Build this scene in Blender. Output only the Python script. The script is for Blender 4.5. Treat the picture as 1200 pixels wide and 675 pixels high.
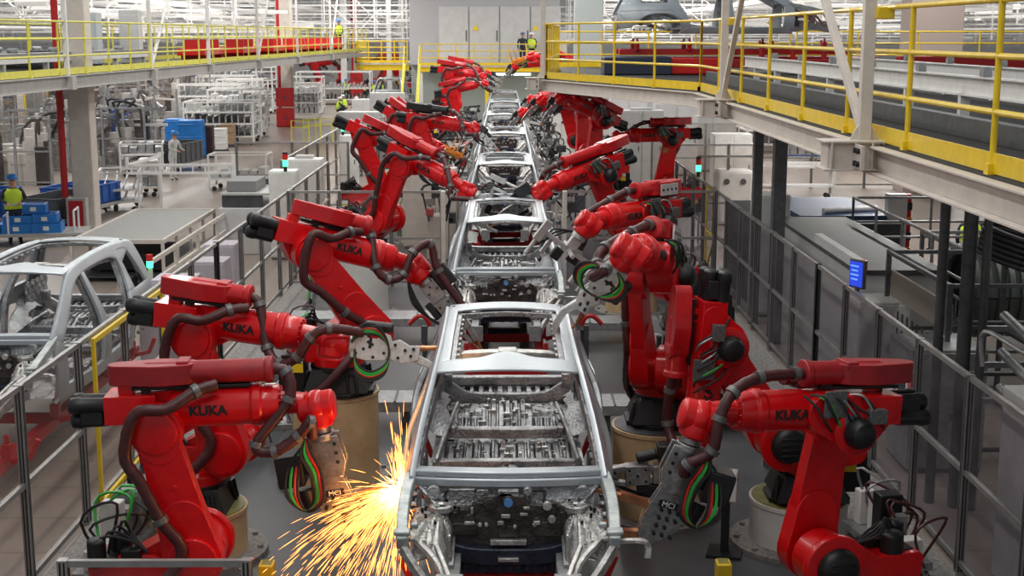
import bpy, bmesh, math, random
from math import sin, cos, pi, radians as R, sqrt, atan2
from mathutils import Vector as V, Matrix as Mx, Euler

for o in list(bpy.data.objects):
    bpy.data.objects.remove(o)
scene = bpy.context.scene
col = scene.collection

# ------------------------------------------------------------------ camera, world, light, exposure
cam_d = bpy.data.cameras.new('camera'); cam = bpy.data.objects.new('camera', cam_d); col.objects.link(cam)
cam_d.sensor_width = 36; cam_d.lens = 48; cam_d.clip_end = 400
cam.location = (0, 0, 5.1); cam.rotation_euler = (R(90 - 10.5), 0, R(-.36))
scene.camera = cam
w = bpy.data.worlds.new('world'); scene.world = w; w.use_nodes = True
w.node_tree.nodes['Background'].inputs[0].default_value = (.93, .96, 1, 1)
w.node_tree.nodes['Background'].inputs[1].default_value = .28
scene.view_settings.view_transform = 'Standard'; scene.view_settings.look = 'None'
scene.view_settings.exposure = 0.35; scene.view_settings.gamma = 1; scene.view_settings.use_curve_mapping = False

def area(name, loc, sx, sy, power, color=(1, .97, .92), rot=(0, 0, 0)):
    l = bpy.data.lights.new(name, 'AREA'); l.shape = 'RECTANGLE'; l.size = sx; l.size_y = sy
    l.energy = power; l.color = color
    o = bpy.data.objects.new(name, l); col.objects.link(o); o.location = loc; o.rotation_euler = rot
    return o
# rows of ceiling strip lamps over the hall, as a plant has
for x, y0, y1, p in ((-1.6, 4, 30, 480), (1.6, 4, 30, 270), (-1.5, 34, 70, 900), (1.5, 34, 70, 900),
                     (-8, 14, 45, 650), (-16, 30, 80, 2000), (-9, 55, 110, 2600), (-22, 60, 130, 3600), (10, 70, 130, 3200),
                     (13, 35, 80, 2000), (24, 50, 120, 3000)):
    area('strip_lamp', (x, (y0 + y1) / 2, 9.4), .5, y1 - y0, p)

for x, y0, y1, p in ((8.5, 25, 42, 520), (6.6, 13, 21, 45)):      # unseen fill lights added below the right deck to brighten floor and equipment
    area('under_deck_fill', (x, (y0 + y1) / 2, 3.95), .25, y1 - y0, p)

# ------------------------------------------------------------------ materials
MATS = {}
def mat(name, c, rough=.5, metal=0., coat=0., noise=0., nscale=8., bump=0., bscale=40., c2=None, emit=None, es=0., spec=.5, rvar=0.):
    if name in MATS: return MATS[name]
    m = bpy.data.materials.new(name); m.use_nodes = True; nt = m.node_tree; b = nt.nodes['Principled BSDF']
    b.inputs['Base Color'].default_value = (*c, 1); b.inputs['Roughness'].default_value = rough
    b.inputs['Metallic'].default_value = metal; b.inputs['Coat Weight'].default_value = coat
    b.inputs['Specular IOR Level'].default_value = spec
    tc = nt.nodes.new('ShaderNodeTexCoord')
    if noise or c2:
        n = nt.nodes.new('ShaderNodeTexNoise'); n.inputs['Scale'].default_value = nscale; n.inputs['Detail'].default_value = 6
        n.inputs['Roughness'].default_value = .65
        nt.links.new(tc.outputs['Object'], n.inputs['Vector'])
        r = nt.nodes.new('ShaderNodeValToRGB')
        d = c2 if c2 else tuple(max(0, k * (1 - noise)) for k in c)
        r.color_ramp.elements[0].position = .38; r.color_ramp.elements[0].color = (*d, 1)
        r.color_ramp.elements[1].position = .62; r.color_ramp.elements[1].color = (*c, 1)
        nt.links.new(n.outputs['Fac'], r.inputs[0]); nt.links.new(r.outputs[0], b.inputs['Base Color'])
        if rvar:
            mr = nt.nodes.new('ShaderNodeMapRange'); mr.inputs['To Min'].default_value = rough + rvar; mr.inputs['To Max'].default_value = rough - rvar
            nt.links.new(n.outputs['Fac'], mr.inputs[0]); nt.links.new(mr.outputs[0], b.inputs['Roughness'])
    if bump:
        n2 = nt.nodes.new('ShaderNodeTexNoise'); n2.inputs['Scale'].default_value = bscale; n2.inputs['Detail'].default_value = 3
        nt.links.new(tc.outputs['Object'], n2.inputs['Vector'])
        bp = nt.nodes.new('ShaderNodeBump'); bp.inputs['Strength'].default_value = bump; bp.inputs['Distance'].default_value = .02
        nt.links.new(n2.outputs['Fac'], bp.inputs['Height']); nt.links.new(bp.outputs[0], b.inputs['Normal'])
    if emit:
        b.inputs['Emission Color'].default_value = (*emit, 1); b.inputs['Emission Strength'].default_value = es
    MATS[name] = m
    return m
RED = mat('red_paint', (.74, .004, .007), .30, coat=.25, c2=(.60, .003, .006), nscale=5, spec=.4)
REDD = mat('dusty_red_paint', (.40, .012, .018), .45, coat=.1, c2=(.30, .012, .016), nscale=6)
BLK = mat('black_casting', (.012, .013, .015), .42, noise=.4, nscale=12)
BLKR = mat('black_rubber', (.02, .02, .022), .6)
HOSE = mat('oxblood_hose', (.085, .018, .020), .42, noise=.35, nscale=14)
STEEL = mat('gun_steel', (.42, .41, .40), .36, metal=.85, noise=.35, nscale=14, bump=.15)
WPLATE = mat('pale_gun_plate', (.72, .72, .70), .4, metal=.25, noise=.2, nscale=20)
COPPER = mat('copper', (.75, .33, .16), .35, metal=1, noise=.4)
CAR = mat('bare_body_steel', (.53, .575, .61), .40, metal=.60, noise=.12, nscale=2.2, bump=.03, bscale=5)
CARIN = mat('inner_body_steel', (.50, .51, .52), .33, metal=.88, c2=(.26, .26, .27), nscale=5, bump=.9, bscale=34)
CAST = mat('cast_aluminium', (.66, .65, .62), .40, metal=.75, c2=(.40, .39, .38), nscale=11, bump=.6, bscale=20)
SOUND = mat('dark_insulation_panel', (.075, .062, .060), .42, metal=.35, noise=.5, nscale=8, bump=.8, bscale=16)
NAVY = mat('dark_navy_primer', (.035, .045, .07), .4, metal=.4, noise=.4, nscale=7, bump=.5, bscale=20)
ALU = mat('aluminium_profile', (.40, .39, .38), .40, metal=.6, noise=.2, nscale=3)
GALV = mat('galvanised_steel', (.40, .41, .42), .45, metal=.6, noise=.3, nscale=10)
DGALV = mat('dark_galvanised_steel', (.13, .135, .14), .5, metal=.5, noise=.3, nscale=10)
YEL = mat('yellow_rail_paint', (.86, .60, .015), .38, coat=.2, noise=.15, nscale=6)
YELL = mat('lemon_rail_paint', (.74, .70, .10), .45, noise=.15, nscale=6)
CREAM = mat('cream_beam_paint', (.66, .60, .54), .5, noise=.12, nscale=4)
GREYP = mat('grey_beam_paint', (.46, .45, .43), .5, noise=.15, nscale=4)
WHITE = mat('white_paint', (.80, .79, .77), .45, noise=.12, nscale=5)
TAN = mat('tan_pedestal_paint', (.68, .50, .29), .45, c2=(.56, .38, .20), nscale=3)
PEDW = mat('white_pedestal_paint', (.70, .68, .64), .45, noise=.12, nscale=3)
OLIVE = mat('olive_grease', (.30, .29, .08), .5, noise=.3)
BLUE = mat('blue_plastic', (.012, .10, .42), .4, noise=.25, nscale=5)
BLUEL = mat('bright_blue_plastic', (.015, .20, .62), .4, noise=.2, nscale=5)
DGREY = mat('dark_grey_plastic', (.07, .075, .085), .5, noise=.3, nscale=6)
CAB = mat('cabinet_grey', (.50, .50, .49), .45, noise=.1, nscale=3)
CABD = mat('dark_cabinet_grey', (.20, .20, .205), .45, noise=.15, nscale=3)
LGREY = mat('light_grey_sheet', (.62, .62, .62), .45, noise=.1, nscale=3)
MATT = mat('grey_table_mat', (.36, .355, .345), .6, noise=.15, nscale=12)
REDF = mat('fire_red', (.45, .01, .012), .4)
GREEN = mat('green_hose', (.03, .45, .05), .4)
REDH = mat('red_hose', (.62, .02, .015), .4)
ORANGE = mat('orange_paint', (.85, .24, .01), .4)
SKIN = mat('skin', (.50, .27, .18), .5)
NAVYC = mat('navy_cloth', (.02, .025, .045), .8)
HIVIS = mat('hi_vis_cloth', (.62, .85, .06), .7, emit=(.6, .85, .05), es=0)
PALEC = mat('pale_coverall', (.58, .58, .57), .8, noise=.2, nscale=12)
GRATE = mat('dark_grating', (.045, .043, .040), .7, noise=.7, nscale=60, bump=.9, bscale=90)
CONC = mat('dusty_plinth', (.33, .315, .30), .7, c2=(.16, .155, .15), nscale=22, bump=.3)
CARD = mat('cardboard_brown', (.38, .26, .15), .8, noise=.2)
LAMPG = mat('green_lamp', (.05, .6, .25), .3, emit=(.05, 1, .35), es=3)
LAMPR = mat('red_lamp', (.7, .02, .02), .3)
SCREEN = mat('blue_screen', (.02, .05, .4), .3, emit=(.03, .08, .85), es=.55)
STICK = mat('yellow_sticker', (.9, .65, .02), .5)
STICKW = mat('white_sticker', (.8, .8, .76), .5)
INK = mat('black_ink', (.01, .01, .01), .5)
INKW = mat('white_ink', (.85, .85, .85), .5)
TUBE = mat('lit_tube', (1, 1, 1), .4, emit=(.9, 1, .95), es=5)

def glass(name, tint, gl, fac, rough=.12):
    m = bpy.data.materials.new(name); m.use_nodes = True; nt = m.node_tree; nt.nodes.clear()
    out = nt.nodes.new('ShaderNodeOutputMaterial'); mx = nt.nodes.new('ShaderNodeMixShader')
    t = nt.nodes.new('ShaderNodeBsdfTransparent'); t.inputs[0].default_value = (*tint, 1)
    g = nt.nodes.new('ShaderNodeBsdfPrincipled'); g.inputs['Base Color'].default_value = (*gl, 1); g.inputs['Roughness'].default_value = rough
    n = nt.nodes.new('ShaderNodeTexNoise'); n.inputs['Scale'].default_value = 1.6; n.inputs['Detail'].default_value = 5
    tc = nt.nodes.new('ShaderNodeTexCoord'); nt.links.new(tc.outputs['Object'], n.inputs['Vector'])
    mr = nt.nodes.new('ShaderNodeMapRange'); mr.inputs['From Min'].default_value = .35; mr.inputs['From Max'].default_value = .7
    mr.inputs['To Min'].default_value = fac * .5; mr.inputs['To Max'].default_value = fac * 1.5
    nt.links.new(n.outputs['Fac'], mr.inputs[0]); nt.links.new(mr.outputs[0], mx.inputs[0])
    nt.links.new(t.outputs[0], mx.inputs[1]); nt.links.new(g.outputs[0], mx.inputs[2]); nt.links.new(mx.outputs[0], out.inputs[0])
    return m
PC = glass('clear_polycarbonate', (.965, .95, .94), (.34, .30, .28), .075)
PCD = glass('smoky_polycarbonate', (.91, .90, .92), (.24, .23, .25), .11)

# ------------------------------------------------------------------ mesh helpers
def basis(d, up=V((0, 0, 1))):
    d = d.normalized()
    if abs(d.dot(up)) > .98: up = V((0, 1, 0)) if abs(d.y) < .9 else V((1, 0, 0))
    s = d.cross(up).normalized(); u = s.cross(d).normalized()
    return s, u
def frame(o, x, n):
    """matrix: origin o, local x along x, local z along n (roughly)"""
    x = V(x).normalized(); n = V(n); y = n.cross(x).normalized(); z = x.cross(y).normalized()
    return Mx(((x.x, y.x, z.x, o[0]), (x.y, y.y, z.y, o[1]), (x.z, y.z, z.z, o[2]), (0, 0, 0, 1)))
def smoothpath(pts, k=5):
    pts = [V(p) for p in pts]; out = []
    n = len(pts)
    for i in range(n - 1):
        p0 = pts[max(i - 1, 0)]; p1 = pts[i]; p2 = pts[i + 1]; p3 = pts[min(i + 2, n - 1)]
        for j in range(k):
            t = j / k
            out.append(.5 * ((2 * p1) + (p2 - p0) * t + (2 * p0 - 5 * p1 + 4 * p2 - p3) * t * t + (3 * p1 - p0 - 3 * p2 + p3) * t ** 3))
    out.append(pts[-1]); return out
class MB:
    def __init__(s): s.v = []; s.f = []; s.M = Mx()
    def add(s, vs, fs, M=None):
        M = s.M @ M if M is not None else s.M
        k = len(s.v); s.v += [M @ V(p) for p in vs]; s.f += [tuple(i + k for i in f) for f in fs]; return s
    def box(s, c, d, M=None, rz=0):
        x, y, z = (k / 2 for k in d)
        vs = [(a * x, b * y, e * z) for a in (-1, 1) for b in (-1, 1) for e in (-1, 1)]
        if rz:
            vs = [(p[0] * cos(rz) - p[1] * sin(rz), p[0] * sin(rz) + p[1] * cos(rz), p[2]) for p in vs]
        vs = [(p[0] + c[0], p[1] + c[1], p[2] + c[2]) for p in vs]
        return s.add(vs, [(0, 1, 3, 2), (4, 6, 7, 5), (0, 4, 5, 1), (2, 3, 7, 6), (0, 2, 6, 4), (1, 5, 7, 3)], M)
    def bb(s, a, b):
        return s.box([(a[i] + b[i]) / 2 for i in range(3)], [abs(b[i] - a[i]) for i in range(3)])
    def cyl(s, a, b, r, r2=None, n=12, caps=True):
        a = V(a); b = V(b); r2 = r if r2 is None else r2; x, y = basis(b - a)
        vs = [a + (x * cos(2 * pi * i / n) + y * sin(2 * pi * i / n)) * r for i in range(n)] + \
             [b + (x * cos(2 * pi * i / n) + y * sin(2 * pi * i / n)) * r2 for i in range(n)]
        fs = [(i, (i + 1) % n, n + (i + 1) % n, n + i) for i in range(n)]
        if caps: fs += [tuple(range(n))[::-1], tuple(range(n, 2 * n))]
        return s.add(vs, fs)
    def lathe(s, prof, o=(0, 0, 0), ax=(0, 0, 1), n=24):
        """prof: list of (distance along axis, radius)"""
        o = V(o); ax = V(ax).normalized(); x, y = basis(ax); vs = []; fs = []
        for t, r in prof:
            vs += [o + ax * t + (x * cos(2 * pi * i / n) + y * sin(2 * pi * i / n)) * max(r, 1e-4) for i in range(n)]
        for k in range(len(prof) - 1):
            fs += [(k * n + i, k * n + (i + 1) % n, (k + 1) * n + (i + 1) % n, (k + 1) * n + i) for i in range(n)]
        fs += [tuple(range(n))[::-1], tuple(range((len(prof) - 1) * n, len(prof) * n))]
        return s.add(vs, fs)
    def tube(s, pts, r, n=8, k=0, corr=0):
        pts = smoothpath(pts, k) if k else [V(p) for p in pts]
        N = len(pts); vs = []; fs = []; u = None
        for i, p in enumerate(pts):
            d = (pts[min(i + 1, N - 1)] - pts[max(i - 1, 0)])
            if d.length < 1e-6: d = V((0, 0, 1))
            d.normalize()
            if u is None: x, u = basis(d)
            u = (u - d * u.dot(d))
            if u.length < 1e-4: _, u = basis(d)
            u.normalize(); x = d.cross(u)
            rr = (r[i] if isinstance(r, list) else r) * (1 + (corr if i % 2 else 0))
            vs += [p + (x * cos(2 * pi * j / n) + u * sin(2 * pi * j / n)) * rr for j in range(n)]
        for k2 in range(N - 1):
            fs += [(k2 * n + j, k2 * n + (j + 1) % n, (k2 + 1) * n + (j + 1) % n, (k2 + 1) * n + j) for j in range(n)]
        fs += [tuple(range(n))[::-1], tuple(range((N - 1) * n, N * n))]
        return s.add(vs, fs)
    def beam(s, pts, w, h, up=(0, 0, 1), k=0):
        """rectangular section sweep; w across, h along up"""
        pts = smoothpath(pts, k) if k else [V(p) for p in pts]
        N = len(pts); vs = []; fs = []; up = V(up)
        for i, p in enumerate(pts):
            d = (pts[min(i + 1, N - 1)] - pts[max(i - 1, 0)]).normalized()
            sd = d.cross(up)
            if sd.length < 1e-3: sd = V((1, 0, 0))
            sd.normalize(); uu = sd.cross(d).normalized()
            ww = w[i] if isinstance(w, list) else w; hh = h[i] if isinstance(h, list) else h
            vs += [p + sd * a * ww / 2 + uu * b * hh / 2 for a, b in ((-1, -1), (1, -1), (1, 1), (-1, 1))]
        for q in range(N - 1):
            fs += [(q * 4 + j, q * 4 + (j + 1) % 4, q * 4 + 4 + (j + 1) % 4, q * 4 + 4 + j) for j in range(4)]
        fs += [(3, 2, 1, 0), tuple(range(4 * N - 4, 4 * N))]
        return s.add(vs, fs)
    def prism(s, poly, h0, h1, M=None):
        """polygon in local xy extruded z h0..h1"""
        n = len(poly)
        vs = [(p[0], p[1], h0) for p in poly] + [(p[0], p[1], h1) for p in poly]
        fs = [tuple(range(n))[::-1], tuple(range(n, 2 * n))] + [(i, (i + 1) % n, n + (i + 1) % n, n + i) for i in range(n)]
        return s.add(vs, fs, M)
    def grid(s, fn, nu, nv):
        vs = [fn(i / nu, j / nv) for i in range(nu + 1) for j in range(nv + 1)]
        fs = [(i * (nv + 1) + j, (i + 1) * (nv + 1) + j, (i + 1) * (nv + 1) + j + 1, i * (nv + 1) + j + 1) for i in range(nu) for j in range(nv)]
        return s.add(vs, fs)
    def ball(s, c, r, n=14, sc=(1, 1, 1)):
        m = n // 2; vs = []; fs = []
        for i in range(m + 1):
            t = pi * i / m
            for j in range(n):
                vs.append((c[0] + r * sc[0] * sin(t) * cos(2 * pi * j / n), c[1] + r * sc[1] * sin(t) * sin(2 * pi * j / n), c[2] + r * sc[2] * cos(t)))
        for i in range(m):
            fs += [(i * n + j, (i + 1) * n + j, (i + 1) * n + (j + 1) % n, i * n + (j + 1) % n) for j in range(n)]
        return s.add(vs, fs)
    def build(s, name, m, parent=None, bevel=0, ang=35, solid=0, seg=2, local=None, label=None, split=True):
        """link as ONE mesh object; a part whose pieces stand clear of one another becomes one object per piece"""
        if split and parent is not None:
            gs = s.pieces()
            if 1 < len(gs) <= 60:
                out = [q.build(name, m, parent, bevel, ang, solid, seg, local, label, False) for q in gs]
                return out[0]
        me = bpy.data.meshes.new(name); me.from_pydata([tuple(p) for p in s.v], [], s.f); me.validate()
        bm = bmesh.new(); bm.from_mesh(me)
        bmesh.ops.remove_doubles(bm, verts=bm.verts, dist=1e-5)
        bmesh.ops.recalc_face_normals(bm, faces=bm.faces); bm.to_mesh(me); bm.free()
        me.polygons.foreach_set('use_smooth', [True] * len(me.polygons)); me.set_sharp_from_angle(angle=R(ang))
        me.materials.append(m)
        o = bpy.data.objects.new(name, me); col.objects.link(o)
        if parent: o.parent = parent
        if local is not None: o.matrix_local = local
        if solid:
            q = o.modifiers.new('solid', 'SOLIDIFY'); q.thickness = solid; q.offset = 0
        if bevel:
            q = o.modifiers.new('bevel', 'BEVEL'); q.width = bevel; q.segments = seg; q.limit_method = 'ANGLE'; q.angle_limit = R(35)
        if label: o['label'] = label
        return o
    def pieces(s):
        n = len(s.v); par = list(range(n))
        def find(a):
            while par[a] != a: par[a] = par[par[a]]; a = par[a]
            return a
        for f in s.f:
            r = find(f[0])
            for k in f[1:]: par[find(k)] = r
        isl = {}
        for i in range(n): isl.setdefault(find(i), []).append(i)
        bb = []
        for k, vs in isl.items():
            ps = [s.v[i] for i in vs]
            bb.append([k, [min(p[a] for p in ps) - .004 for a in range(3)], [max(p[a] for p in ps) + .004 for a in range(3)]])
        m = len(bb); g = list(range(m))
        def fg(a):
            while g[a] != a: g[a] = g[g[a]]; a = g[a]
            return a
        for i in range(m):
            for j in range(i + 1, m):
                if all(bb[i][1][a] <= bb[j][2][a] and bb[j][1][a] <= bb[i][2][a] for a in range(3)): g[fg(i)] = fg(j)
        cl = {}
        for i in range(m): cl.setdefault(fg(i), []).append(bb[i][0])
        if len(cl) < 2: return [s]
        own = {k: c for c, ks in cl.items() for k in ks}; out = {c: MB() for c in cl}; idx = {}
        for i in range(n):
            q = out[own[find(i)]]; idx[i] = len(q.v); q.v.append(s.v[i])
        for f in s.f: out[own[find(f[0])]].f.append(tuple(idx[i] for i in f))
        return list(out.values())
def empty(name, loc=(0, 0, 0), rz=0, label=None, cat=None, group=None):
    o = bpy.data.objects.new(name, None); col.objects.link(o); o.location = loc; o.rotation_euler = (0, 0, rz)
    o.empty_display_size = .2
    if label: tag(o, label, cat, group)
    return o
def tag(o, label=None, cat=None, group=None, kind=None):
    if label: o['label'] = label
    if cat: o['category'] = cat
    if group: o['group'] = group
    if kind: o['kind'] = kind
    return o
KIDS = {}
def copy_tree(o, parent=None):
    c = o.copy(); col.objects.link(c)
    if parent: c.parent = parent; c.matrix_parent_inverse = o.matrix_parent_inverse.copy()
    for ch in [q for q in list(o.children)]: copy_tree(ch, c)
    return c
def text(s, size, m, parent, M, name='lettering', depth=.002, bold=.0):
    cu = bpy.data.curves.new('t', 'FONT'); cu.body = s; cu.size = size; cu.extrude = depth; cu.offset = bold
    cu.align_x = 'CENTER'; cu.align_y = 'CENTER'
    t = bpy.data.objects.new('t', cu); col.objects.link(t)
    dg = bpy.context.evaluated_depsgraph_get(); dg.update()
    me = bpy.data.meshes.new_from_object(t.evaluated_get(dg))
    bpy.data.objects.remove(t); me.materials.clear(); me.materials.append(m)
    o = bpy.data.objects.new(name, me); col.objects.link(o); o.parent = parent; o.matrix_local = M
    return o
def hull(circles, n=14):
    """2D convex outline around circles (x, y, r)"""
    pts = []
    for x, y, r in circles:
        pts += [(x + r * cos(2 * pi * i / (2 * n)), y + r * sin(2 * pi * i / (2 * n))) for i in range(2 * n)]
    pts = sorted(set((round(a, 5), round(b, 5)) for a, b in pts))
    def half(ps):
        h = []
        for p in ps:
            while len(h) > 1 and (h[-1][0] - h[-2][0]) * (p[1] - h[-2][1]) - (h[-1][1] - h[-2][1]) * (p[0] - h[-2][0]) <= 1e-9: h.pop()
            h.append(p)
        return h
    a = half(pts); b = half(pts[::-1]); return a[:-1] + b[:-1]
XZ = Mx(((1, 0, 0, 0), (0, 0, -1, 0), (0, 1, 0, 0), (0, 0, 0, 1)))   # maps local (x,y,z) -> (x,-z,y): polygon drawn in the xz plane

#@@ROOM
# ------------------------------------------------------------------ the hall
def struct(o, kind='structure'):
    o['kind'] = kind; return o
def floor_mat(name, c, c2, rough, sc=.6, joints=True):
    m = bpy.data.materials.new(name); m.use_nodes = True; nt = m.node_tree; b = nt.nodes['Principled BSDF']
    tc = nt.nodes.new('ShaderNodeTexCoord')
    n = nt.nodes.new('ShaderNodeTexNoise'); n.inputs['Scale'].default_value = sc; n.inputs['Detail'].default_value = 8; n.inputs['Roughness'].default_value = .6
    nt.links.new(tc.outputs['Object'], n.inputs['Vector'])
    r = nt.nodes.new('ShaderNodeValToRGB'); r.color_ramp.elements[0].position = .35; r.color_ramp.elements[1].position = .65
    r.color_ramp.elements[0].color = (*c2, 1); r.color_ramp.elements[1].color = (*c, 1)
    nt.links.new(n.outputs['Fac'], r.inputs[0])
    br = nt.nodes.new('ShaderNodeTexBrick'); br.inputs['Scale'].default_value = .25; br.inputs['Mortar Size'].default_value = .006
    br.inputs['Color1'].default_value = (1, 1, 1, 1); br.inputs['Color2'].default_value = (.95, .95, .95, 1); br.inputs['Mortar'].default_value = (.6, .6, .6, 1)
    br.offset = 0; nt.links.new(tc.outputs['Object'], br.inputs['Vector'])
    mx = nt.nodes.new('ShaderNodeMix'); mx.data_type = 'RGBA'; mx.blend_type = 'MULTIPLY'; mx.inputs[0].default_value = .6 if joints else 0
    nt.links.new(r.outputs[0], mx.inputs[6]); nt.links.new(br.outputs[0], mx.inputs[7]); nt.links.new(mx.outputs[2], b.inputs['Base Color'])
    mr = nt.nodes.new('ShaderNodeMapRange'); mr.inputs['To Min'].default_value = rough - .12; mr.inputs['To Max'].default_value = rough + .12
    nt.links.new(n.outputs['Fac'], mr.inputs[0]); nt.links.new(mr.outputs[0], b.inputs['Roughness'])
    return m
FL = floor_mat('hall_floor', (.35, .295, .255), (.28, .235, .205), .33)
FC = floor_mat('cell_floor', (.088, .090, .096), (.060, .062, .068), .40, 1.1, joints=False)
struct(MB().bb((-60, -2, -.2), (60, 160, 0)).build('floor', FL))
struct(MB().bb((-4.35, 3, 0), (4.3, 68, .006)).build('floor', FC))
struct(MB().bb((-4.3, 6, .006), (-3.75, 44, .10)).build('trim_1', CONC))
struct(MB().bb((3.55, 6, .006), (4.25, 44, .10)).build('trim_2', CONC))
struct(MB().bb((-60, 150, 0), (60, 150.3, 14)).build('wall_back', mat('back_wall', (.78, .76, .74), .7, noise=.15, nscale=.5)))
struct(MB().bb((-60.3, -2, 0), (-60, 150, 14)).build('wall_left', mat('side_wall', (.62, .61, .6), .7)))
struct(MB().bb((60, -2, 0), (60.3, 150, 14)).build('wall_right', MATS['side_wall']))

#@@CAR
# ------------------------------------------------------------------ bare car bodies
def sx(y, z):
    """half width of the body side at length y, height z"""
    if z >= 1.60: x = .885 - .265 * ((z - 1.60) / .67) ** 1.05
    elif z > 1.30: x = .885 + .035 * sin(pi * (1.6 - z) / .6)
    else: x = .92 - .05 * ((1.30 - z) / .35) ** 2
    if y < 1.1: x -= .085 * ((1.1 - y) / 1.1) ** 1.6
    if y > 2.6: x += .035 * sin(min(1, (y - 2.6) / 1.2) * pi) * (1 if z < 1.6 else max(0, 1 - (z - 1.6) / .3))
    if y > 3.7: x -= .16 * ((y - 3.7) / .75) ** 2
    return x
def curve2(pts, t):
    sm = curve2.cache.get(id(pts))
    if sm is None:
        sm = smoothpath([(p[0], p[1], 0) for p in pts], 8); L = [0]
        for a, b in zip(sm, sm[1:]): L.append(L[-1] + (b - a).length)
        curve2.cache[id(pts)] = (sm, L, pts)
    else: sm, L, _ = sm
    if isinstance(sm, tuple): sm, L, _ = sm
    d = t * L[-1]
    for i in range(len(L) - 1):
        if L[i + 1] >= d - 1e-9:
            f = (d - L[i]) / max(L[i + 1] - L[i], 1e-9); p = sm[i].lerp(sm[i + 1], f); return p.x, p.y
    return sm[-1].x, sm[-1].y
curve2.cache = {}
def make_car():
    Z0 = .75
    root = empty('car_body', (0, 0, 0)); root['category'] = 'car body'; root['group'] = 'bare car bodies in line through the welding cell'
    def off(mb):
        mb.v = [V((p.x, p.y, p.z - Z0)) for p in mb.v]; return mb
    # roof
    crown = lambda x, y: 2.265 + .045 * (1 - (x / .62) ** 2) + .05 * sin(pi * max(0, min(1, (y - .9) / 3.0)))
    m = MB()
    def strip(x0, x1, y0, y1, nu, nv, fy=None):
        def fn(u, v):
            x = x0 + (x1 - x0) * u; a = y0; b = y1
            if fy: a, b = fy(x)
            y = a + (b - a) * v; return (x, y, crown(x, y))
        m.grid(fn, nu, nv)
    bump = lambda x: .17 * cos(x / .27 * pi / 2) ** 2 if abs(x) < .27 else 0
    hy = lambda x: .95 - .07 * (1 - (x / .62) ** 2)
    strip(-.60, .60, 0, 0, 30, 6, lambda x: (hy(x), 1.27 + (bump(x) if abs(x) < .5 else 0)))
    strip(-.60, .60, 0, 0, 24, 5, lambda x: (3.42, 3.86 - .02 * (1 - (x / .6) ** 2)))
    for sgn in (-1, 1): strip(sgn * .50, sgn * .60, 1.25, 3.44, 3, 24)
    rp = off(m).build('roof_panel', CAR, root, solid=.022, bevel=.006)
    # roof gutters and inner frame around the opening
    m = MB()
    for sgn in (-1, 1):
        m.beam([(sgn * .49, y, crown(.49, y) - .05) for y in (1.22, 1.8, 2.4, 3.0, 3.46)], .07, .05, k=3)
        for i in range(9): m.box((sgn * .455, 1.42 + i * .22, crown(.45, 2) - .075), (.05, .09, .03))
    m.beam([(x, 1.33 + bump(x) * .8, crown(x, 1.3) - .05) for x in (-.49, -.3, -.15, 0, .15, .3, .49)], .07, .05, k=3)
    m.beam([(x, 3.40, crown(x, 3.4) - .05) for x in (-.49, 0, .49)], .06, .05, k=3)
    off(m).build('roof_frame', CARIN, root, bevel=.006)
    m = MB()
    m.beam([(-.5, 1.95, 2.16), (-.40, 1.93, 2.20), (-.15, 1.90, 2.22), (0, 1.9, 2.225), (.15, 1.9, 2.22), (.40, 1.93, 2.20), (.5, 1.95, 2.16)], .13, .05, k=3)
    m.box((0, 1.90, 2.235), (.17, .17, .05))
    for sgn in (-1, 1):
        m.beam([(sgn * .48, 1.60, 2.19), (sgn * .2, 1.66, 2.18), (0, 1.64, 2.18)], .10, .04, k=3)
    off(m).build('roof_bow', CAST, root, bevel=.006)
    # body sides
    roofo = [(-.10, 1.70), (.4, 1.965), (.95, 2.245), (1.5, 2.315), (2.4, 2.335), (3.3, 2.315), (3.86, 2.26)]
    doort = [(.10, 1.60), (.52, 1.83), (1.0, 2.10), (1.5, 2.20), (2.4, 2.21), (2.85, 2.17), (3.1, 2.06)]
    for sgn, nm in ((-1, 'l'), (1, 'r')):
        m = MB()
        P = lambda y, z, dx=0: (sgn * (sx(y, z) + dx), y, z)
        def ruled(a, b, nu=24, nv=4):
            def fn(u, v):
                p = curve2(a, u); q = curve2(b, u); return P(p[0] + (q[0] - p[0]) * v, p[1] + (q[1] - p[1]) * v)
            m.grid(fn, nu, nv)
        ruled(roofo, doort, 40, 5)                                                                       # cant rail with a-pillar
        ruled([(-.12, 1.70), (-.14, 1.4), (-.12, 1.0)], [(.12, 1.62), (.14, 1.35), (.16, 1.08)], 10, 4)     # hinge pillar
        ruled([(-.12, .93), (1.5, .93), (2.85, .93)], [(.02, 1.10), (1.5, 1.10), (2.62, 1.12)], 20, 4)      # sill
        ruled([(1.44, 2.22), (1.46, 1.65), (1.36, 1.05)], [(1.56, 2.22), (1.66, 1.65), (1.72, 1.05)], 14, 3)  # b-pillar
        ruled([(2.95, 2.18), (2.98, 1.95), (2.84, 1.68)], [(3.10, 2.14), (3.14, 1.95), (3.10, 1.68)], 8, 2)   # c-pillar
        ruled([(3.0, 2.24), (3.45, 2.20), (3.62, 2.05), (3.80, 1.68)], [(3.4, 2.30), (3.86, 2.26), (4.10, 2.02), (4.28, 1.68)], 16, 4)  # d-pillar
        ruled([(2.84, 1.70), (3.3, 1.70), (3.8, 1.70), (4.28, 1.70)], [(2.66, 1.45), (3.1, 1.5), (3.8, 1.5), (4.40, 1.45)], 18, 4)
        ruled([(2.66, 1.46), (3.1, 1.5), (3.8, 1.5), (4.40, 1.46)], [(2.50, 1.08), (2.98, 1.40), (3.60, 1.40), (4.02, 1.10)], 24, 6)
        ruled([(4.36, 1.47), (4.40, 1.3), (4.34, 1.05)], [(3.74, 1.42), (3.90, 1.3), (4.02, 1.08)], 10, 4)
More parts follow.
